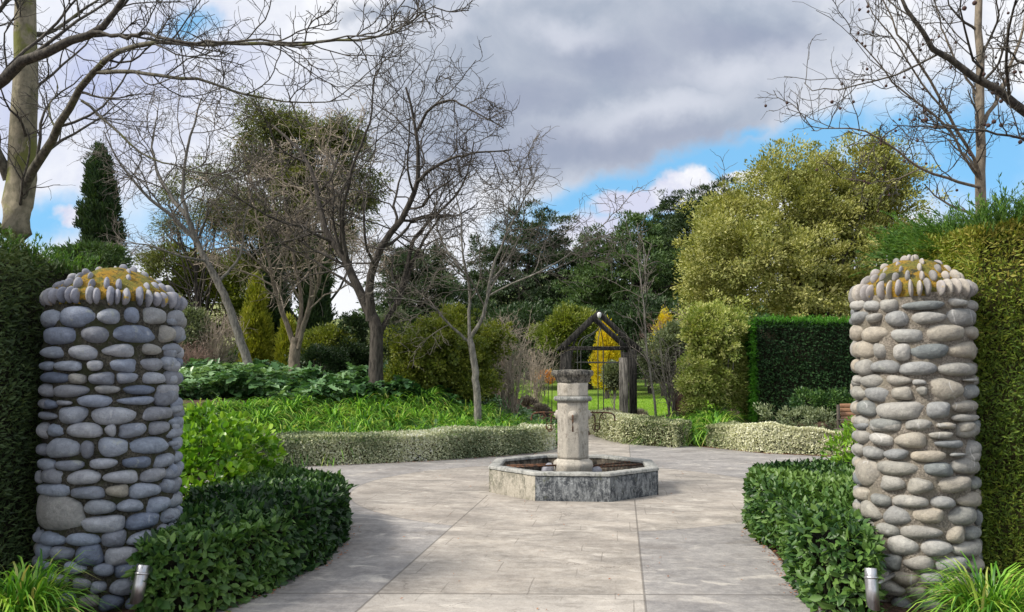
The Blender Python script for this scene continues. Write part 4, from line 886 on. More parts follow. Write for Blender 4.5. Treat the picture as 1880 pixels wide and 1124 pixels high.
# ------------------------------------------------------------------ bare trees
def bare(name, label, guides, lv, bark, twig, base=None, sides=10, loc=None, balls=0, group=None, planar=None, gmin=.0, cat='tree', lim=.78, limb=None):
    """guides: list of (pixel polyline [(px,py,Y)...], r0, r1, n_children)"""
    Gs = []
    for gi, (pl, r0, r1, nc) in enumerate(guides):
        W = np.array([at(a, b, c) for a, b, c in pl]); r0 *= lim; r1 *= lim
        if gi == 0 and loc is None:
            z0 = float(H(W[0][0], W[0][1])) - .1
            if W[0][2] > z0 + .15: W = np.concatenate([[[W[0][0] + .02, W[0][1], z0]], W])
        P = smoothpath(W, 16); L = np.linalg.norm(np.diff(P, axis=0), axis=1).sum()
        P[1:-1] += rng.normal(0, .006, (14, 3)) * L ** .5; Gs.append((P, np.linspace(r0, r1, 16), nc))
    b = Gs[0][0][0] if loc is None else np.array(loc); t = thing(name, label, cat, b, group)
    gt = [g for g in Gs if g[1][0] >= gmin]
    part('trunk', tubes(Gs[0][0], Gs[0][1], sides), M[bark], t, smooth=True)
    for P, R, _ in Gs[1:]: part('limb', tubes(P, R, sides if R[0] > .05 else 6), M[limb or bark], t, smooth=True)
    tw = []; tips = []
    P = np.concatenate([np.repeat(g[0][None], 1, 0) for g in Gs]); 
    st, D, L, R0 = [], [], [], []
    for (Pg, Rg, nc) in Gs:
        if nc <= 0: continue
        a = spawn(Pg[None], Rg[None], nc, lv[0]['t0'], lv[0]['ang'], lv[0]['ratio'], lv[0].get('rr', .5), lv[0]['rmin'], planar=planar)
        st.append(a[0]); D.append(a[1]); L.append(np.minimum(a[2], lv[0].get('lmax', 9))); R0.append(np.minimum(a[3], lv[0].get('rmax', 1)))
    st, D, L, R0 = map(np.concatenate, (st, D, L, R0))
    for i, q in enumerate(lv):
        Pn, Rn = grow(st, D, L, R0, np.maximum(R0 * .3, q['rmin'] * .7), q.get('n', 7), q['wig'], q['up'])
        tw.append(tubes(Pn, Rn, 5 if i == 0 else (4 if i == 1 else 3))); tips.append(Pn[:, -1])
        if i + 1 < len(lv):
            z = lv[i + 1]; st, D, L, R0 = spawn(Pn, Rn, z['per'], z['t0'], z['ang'], z['ratio'], z.get('rr', .6), z['rmin'], planar=planar)
            L = np.clip(L, z.get('lmin', .05), 9)
    part('branches', join(tw), M[twig], t, smooth=True)
    if balls:
        global BALL
        tp = np.concatenate(tips); tp = tp[rng.choice(len(tp), balls, replace=False)]; th = np.array([[0, 0, 0], [0, 0, -1.0]]); Ls = rng.uniform(.08, .16, balls)
        u = np.linspace(0, np.pi, 7); prof = [(max(.001, .024 * math.sin(a)), -.024 * math.cos(a) - .11) for a in u]; o = None
        for q in tp:
            if o is None: o = part('seed_ball', join([lathe(prof, 8), tubes(np.array([[0, 0, 0], [0.01, 0, -.09]]), np.full(2, .0025), 3)]), M['ball'], None, smooth=True); o.parent = t
            else: o = o.copy(); C.objects.link(o); o.parent = t
            o.location = tuple(q - b); o.rotation_euler = (rng.normal(0, .15), rng.normal(0, .15), rng.random() * 6)
    return t
LVR = [dict(t0=.18, ang=(30, 70), ratio=(.35, .7), wig=.24, up=.06, rmin=.012, n=9, rr=.5, lmax=2.6, rmax=.05),
       dict(per=8, t0=.15, ang=(30, 70), ratio=(.4, .75), wig=.28, up=.05, rmin=.008, n=8),
       dict(per=4, t0=.15, ang=(30, 70), ratio=(.45, .85), wig=.3, up=.03, rmin=.0055, n=7, lmin=.35)]
bare('bare_tree', 'leafless dark-barked tree with a furrowed trunk and zigzag twigs, tallest of the bare trees', [
    ([(692, 728, 18.5), (690, 670, 18.5), (690, 600, 18.5), (672, 560, 18.6)], .27, .17, 0),
    ([(690, 600, 18.5), (665, 545, 18.6), (635, 480, 18.7), (600, 430, 18.9), (585, 370, 19.1), (560, 290, 19.4), (500, 230, 19.8)], .17, .035, 9),
    ([(680, 590, 18.5), (678, 520, 18.4), (700, 455, 18.2), (745, 390, 18.0), (765, 330, 17.8), (765, 250, 17.6), (745, 160, 17.4)], .15, .03, 10),
    ([(765, 335, 17.8), (800, 305, 17.6), (835, 290, 17.4), (880, 280, 17.2), (940, 275, 17.0)], .06, .018, 6),
    ([(766, 240, 17.6), (790, 200, 17.4), (830, 185, 17.0), (870, 205, 16.8), (925, 235, 16.6)], .05, .014, 6),
    ([(730, 560, 18.6), (745, 500, 18.7), (760, 440, 18.8), (800, 395, 18.9), (850, 340, 19), (870, 260, 19)], .085, .02, 8),
    ([(692, 620, 18.6), (715, 580, 18.7), (740, 530, 18.7), (770, 455, 18.8), (810, 395, 18.9)], .10, .03, 4),
    ([(610, 445, 18.8), (560, 420, 18.6), (500, 400, 18.2), (430, 360, 17.9)], .06, .016, 6),
    ([(640, 490, 18.7), (628, 400, 18.3), (650, 300, 18.0), (680, 220, 17.8), (690, 130, 17.6)], .07, .016, 8),
    ([(655, 530, 18.7), (610, 500, 19.2), (560, 470, 19.6), (500, 440, 20)], .05, .014, 5)],
    LVR, 'bark_dark', 'twig_dark', sides=14)
LV2 = [dict(t0=.2, ang=(25, 60), ratio=(.35, .7), wig=.22, up=.03, rmin=.011, n=8, rr=.5, lmax=2.2, rmax=.04),
       dict(per=8, t0=.15, ang=(25, 65), ratio=(.4, .8), wig=.28, up=.0, rmin=.007, n=7),
       dict(per=4, t0=.15, ang=(30, 70), ratio=(.45, .85), wig=.3, up=-.01, rmin=.005, n=7, lmin=.32)]
LV3 = [dict(t0=.2, ang=(25, 60), ratio=(.4, .75), wig=.24, up=.03, rmin=.014, n=9, rr=.5, lmax=2.6, rmax=.04),
       dict(per=6, t0=.2, ang=(25, 65), ratio=(.4, .8), wig=.28, up=-.01, rmin=.010, n=8),
       dict(per=4, t0=.15, ang=(30, 75), ratio=(.4, .8), wig=.3, up=-.03, rmin=.007, n=7, lmin=.3)]
bare('bare_tree', 'leafless tree with one pale trunk leaning towards the shaded pillar', [
    ([(462, 690, 20), (440, 620, 20), (415, 550, 20), (390, 500, 20)], .17, .12, 0),
    ([(390, 500, 20), (365, 450, 20), (345, 400, 19.9), (335, 340, 19.8), (350, 250, 19.6), (370, 180, 19.5)], .11, .02, 9),
    ([(365, 450, 20), (320, 400, 19.8), (270, 360, 19.4), (220, 300, 19.2), (190, 240, 19)], .08, .016, 9),
    ([(345, 400, 19.9), (300, 340, 20.1), (280, 270, 20.3), (290, 200, 20.4)], .07, .016, 7),
    ([(400, 520, 20), (440, 470, 20.2), (450, 400, 20.4), (470, 330, 20.4)], .06, .016, 8),
    ([(380, 480, 20), (330, 470, 19.4), (270, 450, 19), (220, 445, 18.7)], .05, .012, 7)], LV2, 'bark_grey', 'twig_grey', sides=12)
bare('bare_tree', 'leafless multi-stemmed tree with pale stems fanning from one foot', [
    ([(540, 678, 21.5), (542, 640, 21.5), (545, 620, 21.5)], .24, .17, 0),
    ([(542, 640, 21.5), (525, 590, 21.5), (505, 530, 21.4), (495, 480, 21.3), (470, 400, 21.2), (450, 320, 21)], .11, .02, 9),
    ([(545, 630, 21.5), (552, 570, 21.6), (548, 510, 21.7), (530, 440, 21.8), (520, 340, 21.8), (515, 260, 21.8)], .09, .02, 9),
    ([(548, 625, 21.5), (570, 560, 21.4), (588, 500, 21.3), (590, 440, 21.2), (610, 370, 21), (600, 280, 21)], .10, .02, 9),
    ([(548, 640, 21.4), (562, 580, 21.2), (572, 520, 21.1), (560, 450, 21), (575, 380, 20.8), (560, 300, 20.6)], .08, .016, 9),
    ([(500, 510, 21.4), (460, 470, 21.1), (420, 455, 21), (380, 460, 20.9)], .045, .012, 7),
    ([(590, 470, 21.2), (630, 440, 21), (660, 440, 20.9), (690, 470, 20.8)], .045, .012, 7)], LV3, 'bark_tan', 'twig_warm', sides=12)
bare('bare_tree', 'leafless grey tree forking low in front of the olive mound shrub', [
    ([(877, 735, 18), (873, 690, 18), (866, 640, 18), (862, 622, 18)], .12, .09, 0),
    ([(862, 625, 18), (862, 570, 18), (862, 530, 18), (850, 480, 17.9), (845, 400, 17.8), (830, 330, 17.8)], .06, .016, 9),
    ([(862, 622, 18), (885, 585, 17.9), (895, 545, 17.8), (905, 490, 17.7), (930, 430, 17.6), (960, 370, 17.4), (985, 330, 17.3)], .065, .014, 10),
    ([(862, 628, 18), (838, 608, 17.9), (815, 585, 17.8), (790, 560, 17.7), (750, 550, 17.5), (700, 545, 17.4)], .05, .01, 7),
    ([(895, 545, 17.8), (940, 520, 17.6), (990, 500, 17.4), (1040, 470, 17.3), (1070, 440, 17.2), (1095, 420, 17.2)], .032, .006, 6),
    ([(850, 500, 17.9), (815, 450, 18.1), (800, 400, 18.2), (805, 340, 18.3)], .04, .012, 7),
    ([(900, 520, 17.8), (930, 480, 18), (955, 430, 18.1), (965, 380, 18.2)], .03, .01, 6)], LV2, 'bark_grey', 'twig_grey', sides=12)
bare('bare_sapling', 'thin leafless sapling standing past the timber gate post', [
    ([(1203, 752, 20), (1197, 700, 20), (1188, 640, 20), (1182, 560, 20), (1175, 500, 20), (1170, 450, 20)], .05, .012, 12),
    ([(1186, 620, 20), (1165, 590, 20), (1140, 580, 20)], .02, .007, 4)],
    [dict(t0=.3, ang=(25, 60), ratio=(.2, .4), wig=.2, up=.02, rmin=.009, n=7, rr=.5, lmax=1.4, rmax=.02), dict(per=5, t0=.2, ang=(25, 60), ratio=(.35, .7), wig=.25, up=0, rmin=.006, n=6)], 'bark_grey', 'twig_grey')
for px, top, Y, lb in ((1185, 445, 52, 'small leafless tree against the green pine'), (1330, 320, 56, 'leafless tree top poking above the dark jagged pine')):
    bare('bare_tree', lb, [([(px, 700, Y), (px - 3, 600, Y), (px, 520, Y), (px - 4, top, Y)], .12, .03, 12)],
         [dict(t0=.35, ang=(25, 60), ratio=(.15, .35), wig=.2, up=.1, rmin=.025, n=7, rr=.5, lmax=3, rmax=.06), dict(per=6, t0=.2, ang=(25, 60), ratio=(.35, .7), wig=.25, up=.05, rmin=.018, n=6)], 'bark_grey', 'twig_grey')

# big plane trees framing the view
LVP = [dict(t0=.12, ang=(25, 60), ratio=(.18, .42), wig=.17, up=.06, rmin=.008, n=9, rr=.42, lmax=2.1, rmax=.03),
       dict(per=6, t0=.2, ang=(30, 65), ratio=(.35, .7), wig=.20, up=.04, rmin=.0055, n=8),
       dict(per=3, t0=.25, ang=(30, 65), ratio=(.35, .75), wig=.24, up=.02, rmin=.0035, n=6, lmin=.12)]
LVQ = [dict(LVP[0], lmax=1.15, up=.10), dict(LVP[1], ratio=(.35, .6)), LVP[2]]
bare('plane_tree', 'huge mottled plane tree whose limbs sweep over the shaded pillar', [
    ([(22, 760, 12.5), (26, 500, 12.5), (28, 400, 12.5), (40, 300, 12.5), (46, 200, 12.4), (48, 100, 12.3), (46, 0, 12.2), (44, -140, 12)], .37, .17, 8),
    ([(30, 420, 12.5), (44, 350, 12.4), (75, 290, 12.1), (105, 240, 11.8), (140, 180, 11.3), (178, 125, 10.9), (225, 90, 10.4), (300, 78, 9.9), (360, 82, 9.6)], .105, .026, 8),
    ([(360, 82, 9.6), (430, 78, 9.3), (520, 82, 9.1), (600, 78, 8.9), (690, 68, 8.7), (745, 48, 8.6), (800, 10, 8.5)], .034, .007, 9),
    ([(170, 132, 11), (230, 130, 10.6), (300, 140, 10.3), (380, 150, 10), (450, 175, 9.8), (540, 190, 9.6), (640, 182, 9.5)], .042, .007, 10),
    ([(150, 185, 11.4), (200, 225, 11.3), (260, 280, 11.2), (320, 305, 11.1), (400, 320, 11), (440, 330, 11)], .03, .006, 9),
    ([(40, 60, 12.3), (90, 60, 12.6), (150, 20, 12.8), (220, -30, 13)], .05, .015, 8),
    ([(18, 330, 12.5), (-10, 270, 12.3), (-60, 180, 12.2), (-120, 100, 12)], .13, .04, 6),
    ([(105, 240, 11.8), (90, 200, 12.0), (105, 160, 12.3), (85, 110, 12.6)], .022, .007, 6)], LVP, 'bark_plane', 'bark_limb', sides=18, limb='bark_olive')
bare('plane_tree', 'dark plane limb reaching in above the trunk of the mottled plane tree', [
    ([(-700, 700, 9.5), (-500, 500, 9.5), (-300, 320, 9.2), (-120, 230, 9.0), (-10, 158, 8.8), (60, 112, 8.6), (130, 78, 8.5), (180, 55, 8.4), (215, 10, 8.3), (260, -40, 8.2)], .125, .026, 7),
    ([(170, 60, 8.4), (230, 68, 8.3), (270, 62, 8.2), (330, 78, 8.0), (400, 78, 7.8)], .03, .016, 6),
    ([(400, 78, 7.8), (480, 76, 7.7), (560, 78, 7.6), (640, 70, 7.5), (720, 65, 7.4), (790, 20, 7.3)], .016, .005, 7),
    ([(-60, 190, 8.9), (-20, 60, 8.8), (30, -40, 8.7)], .05, .02, 6)], LVP, 'bark_limb', 'bark_limb', sides=14, loc=at(-700, 700, 9.5))
bare('plane_tree', 'slim pale plane tree hung with seed balls above the olive-green hedge', [
    ([(1812, 760, 13), (1806, 500, 13), (1802, 350, 13), (1800, 250, 13), (1797, 120, 13), (1795, 0, 13), (1795, -160, 13)], .14, .06, 12),
    ([(1806, 340, 13), (1785, 290, 12.8), (1740, 210, 12.5), (1690, 120, 12.2), (1650, 60, 12), (1610, -30, 11.8)], .045, .012, 10),
    ([(1800, 330, 13), (1770, 290, 12.8), (1745, 240, 12.6), (1700, 200, 12.4), (1640, 150, 12.2), (1600, 100, 12), (1560, 60, 11.9)], .035, .008, 10),
    ([(1803, 345, 13), (1750, 330, 12.7), (1690, 310, 12.4), (1640, 270, 12.2), (1590, 240, 12), (1520, 235, 11.8), (1490, 240, 11.7)], .035, .007, 12),
    ([(1800, 240, 13), (1840, 160, 13.1), (1870, 80, 13.2), (1885, 0, 13.2)], .05, .02, 8),
    ([(1745, 215, 12.5), (1700, 160, 12.3), (1640, 70, 12.1), (1600, 20, 12), (1585, -40, 11.9)], .025, .006, 9),
    ([(1798, 180, 13), (1760, 120, 12.9), (1730, 50, 12.8), (1710, -30, 12.7)], .03, .01, 8),
    ([(1690, 310, 12.4), (1640, 330, 12.2), (1590, 335, 12), (1540, 325, 11.9)], .016, .005, 8)], LVQ, 'bark_tan', 'bark_limb', sides=14, balls=80)
bare('plane_tree', 'dark plane bough crossing in front of the slim pale plane tree', [
    ([(2500, 640, 10), (2300, 420, 9.6), (2100, 320, 9.2), (1960, 260, 9), (1880, 195, 8.9), (1820, 155, 8.8), (1745, 110, 8.7), (1700, 70, 8.6), (1660, 0, 8.5), (1640, -40, 8.5)], .11, .014, 7),
    ([(1960, 265, 9), (1880, 255, 8.8), (1800, 238, 8.7), (1740, 235, 8.6), (1640, 230, 8.5)], .024, .006, 8),
    ([(2100, 320, 9.2), (1990, 190, 9.1), (1900, 130, 9), (1830, 80, 8.9)], .04, .012, 7)], LVP, 'bark_limb', 'bark_limb', sides=12, balls=30, loc=at(2500, 640, 10))

# ------------------------------------------------------------------ twiggy deciduous bushes
def twiggy(name, label, px, Y, wpx, top, n, mat, lean=(0, 0, 1), rmin=.006, base=None, levels=2, up=.05, group=None):
    b = at(px, 690, Y); z = float(H(b[0], b[1])); B = np.array([b[0], b[1], z]); t = thing(name, label, 'shrub', B, group); h = at(px, top, Y)[2] - z; hw = wpx * Y / F_PX
    az = rng.random(n) * 6.28; q = rng.random(n) ** .6; D = np.stack([np.cos(az) * q * hw / h * 1.1, np.sin(az) * q * hw / h, np.ones(n)], 1) + np.array(lean) * .0
    P, R = grow(B + rng.normal(0, .08, (n, 3)) * [1, 1, 0], D, h * rng.uniform(.75, 1.05, n) * (1 + .15 * q), rmin * 2.2, rmin, 8, .10, up); L = [tubes(P, R, 4)]
    for l in range(levels):
        st, D, Ln, R0 = spawn(P, R, 5 if l == 0 else 4, .3, (25, 60), (.2, .45), .7, rmin * (.9 - .2 * l)); P, R = grow(st, D, np.maximum(Ln, .15), R0, R0 * .6, 6, .22, .04); L.append(tubes(P, R, 3))
    part('stems', join(L), M[mat], t, smooth=True); return t
twiggy('bare_bush', 'pinkish-brown leafless bush behind the leaning pale trunk', 395, 24, 62, 590, 60, 'twig_warm')
twiggy('bare_bush', 'tan leafless bush rising behind the olive mound shrub', 925, 24, 44, 590, 34, 'twig_warm')
twiggy('bare_bush', 'grey-brown tangle of bare stems beside the forked grey tree', 940, 21, 46, 640, 34, 'twig_warm')
twiggy('bare_bush', 'small weeping leafless tree on the edge of the lawn', 985, 27, 36, 645, 30, 'twig_warm')
twiggy('bare_bush', 'reddish leafless bush behind the grey-green shrub', 1248, 23, 26, 600, 40, 'twig_red')
twiggy('bare_bush', 'pale leafless stems rising in front of the grey-green shrub', 1240, 20.6, 30, 640, 26, 'bark_grey')
twiggy('bare_bush', 'low mauve-brown leafless bush past the edge of the shaded pillar', 352, 23, 40, 640, 50, 'twig_red')

# ------------------------------------------------------------------ planting beds
def blades(n, L, width, spread, seg=6, h=1.0):
    az = rng.random(n) * 6.283; l = L * rng.uniform(.6, 1.15, n); k = rng.uniform(.35, 1, n) * spread; t = np.linspace(0, 1, seg)[None]
    r = l[:, None] * (k[:, None] * t * .75 + .12 * t ** 2); z = l[:, None] * h * ((1.35 - .35 * k[:, None]) * t - (.45 + .62 * k[:, None]) * t ** 2.2)
    bend = rng.normal(0, .18, (n, 1)) * t; b0 = rng.normal(0, .035 * L / .5, (n, 2))
    x = b0[:, :1] + r * np.cos(az[:, None] + bend); y = b0[:, 1:] + r * np.sin(az[:, None] + bend); P = np.stack([x, y, np.maximum(z, .01)], -1)
    S = np.stack([-np.sin(az), np.cos(az), 0 * az], 1)[:, None]; w = width * (1 - t ** 2.4 * .93)[..., None] * rng.uniform(.7, 1.2, (n, 1, 1)); up = np.array([0, 0, 1.0]) * w * .25
    V = np.stack([P - S * w + up, P, P + S * w + up], 2).reshape(-1, 3); i = np.arange(n)[:, None, None] * seg * 3 + np.arange(seg - 1)[None, :, None] * 3 + np.arange(2)[None, None]
    F = np.stack([i, i + 1, i + 4, i + 3], -1).reshape(-1, 4); return V, F, np.repeat(rng.random(n) ** 1.8, seg * 3)
ORI_ZERO = np.zeros(3)
def tuft(name, label, cat, mat, n, L, w, spread, loc, group=None, smooth=True, h=1.0):
    o = part(name, blades(n, L, w, spread, h=h), M[mat], None, smooth=smooth); o.location = tuple(loc); return tag(o, label, cat, group)
tuft('grass_clump', 'bright arching grass clump at the foot of the shaded pillar', 'grass clump', 'lily_near', 620, .70, .0085, .85, (-2.86, 4.5, -.02), h=1.1)
tuft('grass_clump', 'bright arching grass clump at the foot of the sunlit pillar', 'grass clump', 'lily_near', 600, .70, .0085, .85, (2.78, 4.52, -.02), h=1.05)
tuft('grass_clump', 'bright grass clump against the olive-green hedge at the picture corner', 'grass clump', 'lily_near', 460, .60, .0085, .9, (3.30, 4.62, -.02), h=1.05)
protos = [part('strap_leaf_clump', blades(250, .80, .012, 1.12, h=.95), M['lily'], None, smooth=True) for _ in range(4)]
for o in protos: tag(o, 'arching green strap-leaved clump in the massed bed behind the long edging hedge', 'plant', 'strap-leaved clumps massed in the bed')
spots = []
tries = 0
while len(spots) < 150 and tries < 9000:
    tries += 1
    x = rng.uniform(-7.5, 2.6); y = rng.uniform(13.2, 20.2); rr_ = math.hypot(x - .84, y - 10.3); p_ = (x - .84) * math.cos(ANG) - (y - 10.3) * math.sin(ANG)
    if rr_ < 5.35 + .5 * sst(x, -1, 1) or rr_ > 9.3 or p_ > -.75 - .2 * (y - 15 > 0) or (x < 0 and rr_ > 8.9): continue
    if x > .2 and y < 16.4: continue
    if any((x - a) ** 2 + (y - b) ** 2 < .44 ** 2 for a, b in spots): continue
    if math.hypot(x - at(692, 700, 18.5)[0], y - 18.5) < .4: continue
    spots.append((x, y))
def place(pr, i, x, y, s=1.0, label=None, group=None):
    o = pr[i] if i < len(pr) else pr[i % len(pr)].copy()
    if i >= len(pr): C.objects.link(o)
    o.location = (x, y, float(H(x, y)) - .03); o.rotation_euler = (0, 0, rng.random() * 6.28); k = s * rng.uniform(.85, 1.2); o.scale = (k, k, k * rng.uniform(.9, 1.1))
    if label: o['label'] = label
    if group: o['group'] = group
    return o
for i, (x, y) in enumerate(spots): place(protos, i, x, y, 1.08)
sp2 = []
tries = 0
while len(sp2) < 20 and tries < 4000:
    tries += 1; x = rng.uniform(3.3, 5.6); y = rng.uniform(16.9, 19.4)
    b = at(0, 0, 1)
    px = CX + F_PX * x / (y * math.cos(TH)); 
    if not (1195 < px < 1320) or (x - .84) ** 2 + (y - 10.3) ** 2 < 7.55 ** 2: continue
    if any((x - a) ** 2 + (y - b) ** 2 < .40 ** 2 for a, b in sp2): continue
    sp2.append((x, y))
for i, (x, y) in enumerate(sp2): place(protos, i + 10, x, y, 1.2, 'arching green strap-leaved clump beside the short edging hedge near the gate', 'strap-leaved clumps by the gate')
# broad leaved ground cover above the strap leaves
def cover(n, region, zlo, zhi, size, seed):
    x = rng.uniform(region[0], region[1], n * 3); y = rng.uniform(region[2], region[3], n * 3); rr_ = np.hypot(x - .84, y - 10.3); p_ = (x - .84) * math.cos(ANG) - (y - 10.3) * math.sin(ANG)
    ok = (rr_ > region[4]) & (p_ < -1.0); x, y = x[ok][:n], y[ok][:n]; m = len(x); Pz = np.stack([x, y, 0 * x], 1); hump = .5 + .5 * np.clip(snoise(Pz, 3.4, seed), -1, 1)
    z = H(x, y) + zlo + (zhi - zlo) * hump * rng.random(m) ** .35; P = np.stack([x, y, z], 1)
    D = rnd(m) * [1, 1, .35] + [0, -.15, -.12]; N = rnd(m) * .45 + [0, 0, 1]; return leaves(P, D, N, size * rng.uniform(.6, 1.3, m), .55, 'lobed', np.clip(.45 + .3 * snoise(Pz, 1.4, 3) + rng.normal(0, .2, m), 0, 1))
tag(part('ground_cover', cover(15000, (-9.5, -1.5, 17, 24, 8.6), .08, .75, .24, 2), M['acanthus']), 'mass of broad dark glossy leaves between the strap-leaved bed and the tree trunks', 'ground cover', kind='stuff')
tag(part('ground_cover', cover(11000, (-3.6, 2.6, 16.0, 24, 6.4), .05, .30, .14, 5), M['acanthus']), 'low ivy-like leaves at the foot of the olive mound shrub', 'ground cover', kind='stuff')
# lawn blades and bark litter
n = 60000; y = rng.uniform(26.6, 44, n); x = rng.uniform(-2, 12, n); P = np.stack([x, y, H(x, y) + .02], 1)
tag(part('lawn_grass', leaves(P, rnd(n) * .5 + [0, 0, 1], rnd(n), rng.uniform(.04, .09, n), .25), M['grass']), 'short bright grass of the lawn beyond the timber gate', 'grass', kind='stuff')
def ringpts(n, pts, w):
    p = np.array(pts, float); i = rng.integers(0, len(p) - 1, n); t = rng.random((n, 1)); return p[i] * (1 - t) + p[i + 1] * t + rng.normal(0, w, (n, 2))
q = np.concatenate([ringpts(260, [(-2.0, 4.6), (-1.8, 5.5), (-1.5, 6.5), (-1.6, 7.9)], .05), ringpts(300, [(2.2, 4.6), (2.0, 5.4), (2.25, 6.6), (2.4, 7.8)], .05), ringpts(500, [(4.2, 16.6), (5.1, 15.2), (6.2, 14.7)], .06), ringpts(400, [(3.1, 19), (3.5, 17.5), (4.2, 16.6)], .06),
                    ringpts(220, [(-3.6, 4.75), (-2.2, 4.75)], .12), ringpts(220, [(2.4, 4.8), (3.6, 4.9)], .12), ringpts(500, [(-4.0, 12.9), (-1.7, 13.75), (.6, 15.2)], .05), rng.uniform([-1.6, 4], [2, 14], (120, 2)), rng.uniform([-4, 9], [6, 14], (90, 2))])
n = len(q); P = np.c_[q, np.full(n, .014)]
tag(part('leaf_litter', leaves(P, rnd(n) * [1, 1, .1], rnd(n) * .3 + [0, 0, 1], rng.uniform(.012, .035, n), .5, 'kite'), M['drybrown']), 'scattered dry brown leaves and bark along the hedge feet', 'leaf litter', kind='stuff')
# lavender mounds
for px, Y, s, lb in ((1118, 26.5, .42, 'grey-brown lavender mound framed by the timber gate'), (1172, 25.5, .40, 'grey-mauve lavender mound right past the black gate post'), (992, 25, .42, 'grey-brown lavender mound behind the fountain arm'), (968, 26, .34, 'small grey lavender mound farthest from the gate')):
    b = at(px, 700, Y); z = float(H(b[0], b[1])); P0 = np.array([b[0], b[1], z]); n = 1500; az = rng.random(n) * 6.28; el = rng.random(n) ** .5
    q = np.stack([np.cos(az) * el, np.sin(az) * el, np.sqrt(1 - el ** 2) * .95 + .05], 1); t = thing('lavender_mound', lb, 'plant', P0)
    part('foliage', leaves(P0 + q * s * rng.uniform(.35, .95, (n, 1)), q + rnd(n) * .3 + [0, 0, .3], rnd(n), rng.uniform(.07, .15, n), .18), M['lavender'], t)
    st = np.repeat(P0[None], 30, 0); Pb, Rb = grow(st, q[:30], s * .8, .008, .004, 5, .1, 0); part('stems', tubes(Pb, Rb, 4), M['bark_grey'], t)

# ------------------------------------------------------------------ fountain
FX, FY = FC
t = thing('stone_fountain', 'octagonal stone fountain with a tall capped column in the middle of the court', 'fountain', (FX, FY, 0)); PH = rad(-112.5 - 5.0)
def octring(ro, ri, z0, z1, seg):
    """one straight segment of the octagonal wall, butted to its neighbours"""
    a0, a1 = PH + seg * np.pi / 4, PH + (seg + 1) * np.pi / 4; g_ = .0015
    V = []
    for z, b in ((z0, 0), (z1 - .02, 0), (z1, .02)):
        for r, s in ((ro - b, 0), (ri + b, 0)):
            for a in (a0, a1): V.append([FX + r * math.cos(a), FY + r * math.sin(a), z])
    V = np.array(V); F = []
    for l in (0, 4):
        F += [[l, l + 1, l + 5, l + 4], [l + 3, l + 2, l + 6, l + 7], [l + 1, l + 3, l + 7, l + 5], [l + 2, l, l + 4, l + 6]]
    F.append([8, 9, 11, 10]); return V, np.array(F)
for s in range(8):
    a0, a1 = PH + s * np.pi / 4, PH + (s + 1) * np.pi / 4; am = (a0 + a1) / 2
    def seg(ro, ri, z0, z1, nb=14, bev=.012, jit=0.0):
        f = np.linspace(0, 1, nb); V = []
        for q in f:
            for (r, z) in ((ro, z0), (ro, z1 - bev), (ro - bev, z1), (ri + bev, z1), (ri, z1 - bev), (ri, z0)):
                p0 = np.array([math.cos(a0), math.sin(a0)]) * r; p1 = np.array([math.cos(a1), math.sin(a1)]) * r; p = p0 * (1 - q) + p1 * q
                w = math.sin(q * np.pi) ** .5 if 0 < q < 1 else 0
                V.append([FX + p[0] + jit * w * rng.normal(), FY + p[1] + jit * w * rng.normal(), z + (jit * rng.normal() * w if z > .1 else 0)])
        V = np.array(V); F = []
        for k in range(nb - 1):
            for j in range(5): F.append([k * 6 + j, (k + 1) * 6 + j, (k + 1) * 6 + j + 1, k * 6 + j + 1])
        return V, np.array(F)
    mt = M['basin_sunlit'] if s in (7, 6) else M['basin_dark']  # sun-facing walls get a lighter stone, sunlight put into its colour
    part('basin_wall', seg(1.20, 1.06, 0, .317, jit=.0015), mt, t, label='wall panel coloured sunlit beige' if s == 7 else None)
    part('basin_rim', seg(1.212, 1.05, .318, .358, jit=.0018), M['basin_top'], t)
    f_, F_ = seg(1.059, 1.055, .02, .31); part('inner_lining', (f_, F_), M['basin_in'], t)
part('water', lathe([(1.05, .155), (1.05, .16), (.001, .16)], 8, (FX, FY, 0), PH, caps=False), M['water'], t)
def octl(name, prof, mat, par, ph=None, k=8, sm=False, nz=0): 
    V, F, A = lathe(prof, k, (FX, FY, 0), rad(22.5 - 5) if ph is None else ph)
    return part(name, (V, F, A), mat, par, smooth=sm)
w = .207 / math.cos(rad(22.5)) * 1.02
def octrough(prof, seg=6):
    """octagonal lathe with each side subdivided so that wear can be added"""
    V, F, A = lathe(prof, 8, (0, 0, 0), rad(22.5 - 5)); n = len(prof); Vr = V.reshape(n, 8, 3); f = np.arange(seg) / seg; out = []
    nx = np.roll(Vr, -1, 1); out = (Vr[:, :, None] * (1 - f)[None, None, :, None] + nx[:, :, None] * f[None, None, :, None]).reshape(n, 8 * seg, 3)
    k = 8 * seg; i = np.arange(n - 1)[:, None] * k; a = np.arange(k)[None]; b = (a + 1) % k; Fq = np.stack([i + a, i + b, i + k + b, i + k + a], -1).reshape(-1, 4)
    V = out.reshape(-1, 3) + np.array([FX, FY, 0]); return V, [Fq, np.array([list(range(k - 1, -1, -1)), list(range((n - 1) * k, n * k))])]
def wear(vf, amt, seed): V, F = vf; d = V - np.array([FX, FY, 0]); d[:, 2] = 0; return V + unit(d) * (amt * snoise(V, 28, seed))[:, None], F
part('column_base', wear(octrough([(w + .05, .12), (w + .05, .30), (w + .065, .33), (w + .05, .37), (w + .012, .40), (w, .42)]), .006, 1), M['column'], t)
part('shaft', wear(octrough([(w, .42)] + [(w * (1 - .01 * q), .42 + .78 * q) for q in np.linspace(.05, 1, 12)]), .0012, 2), M['column'], t)
part('neck_ring', wear(octrough([(w, 1.20), (w + .035, 1.205), (w + .055, 1.235), (w + .04, 1.265), (w, 1.27)]), .004, 3), M['basin_top'], t)
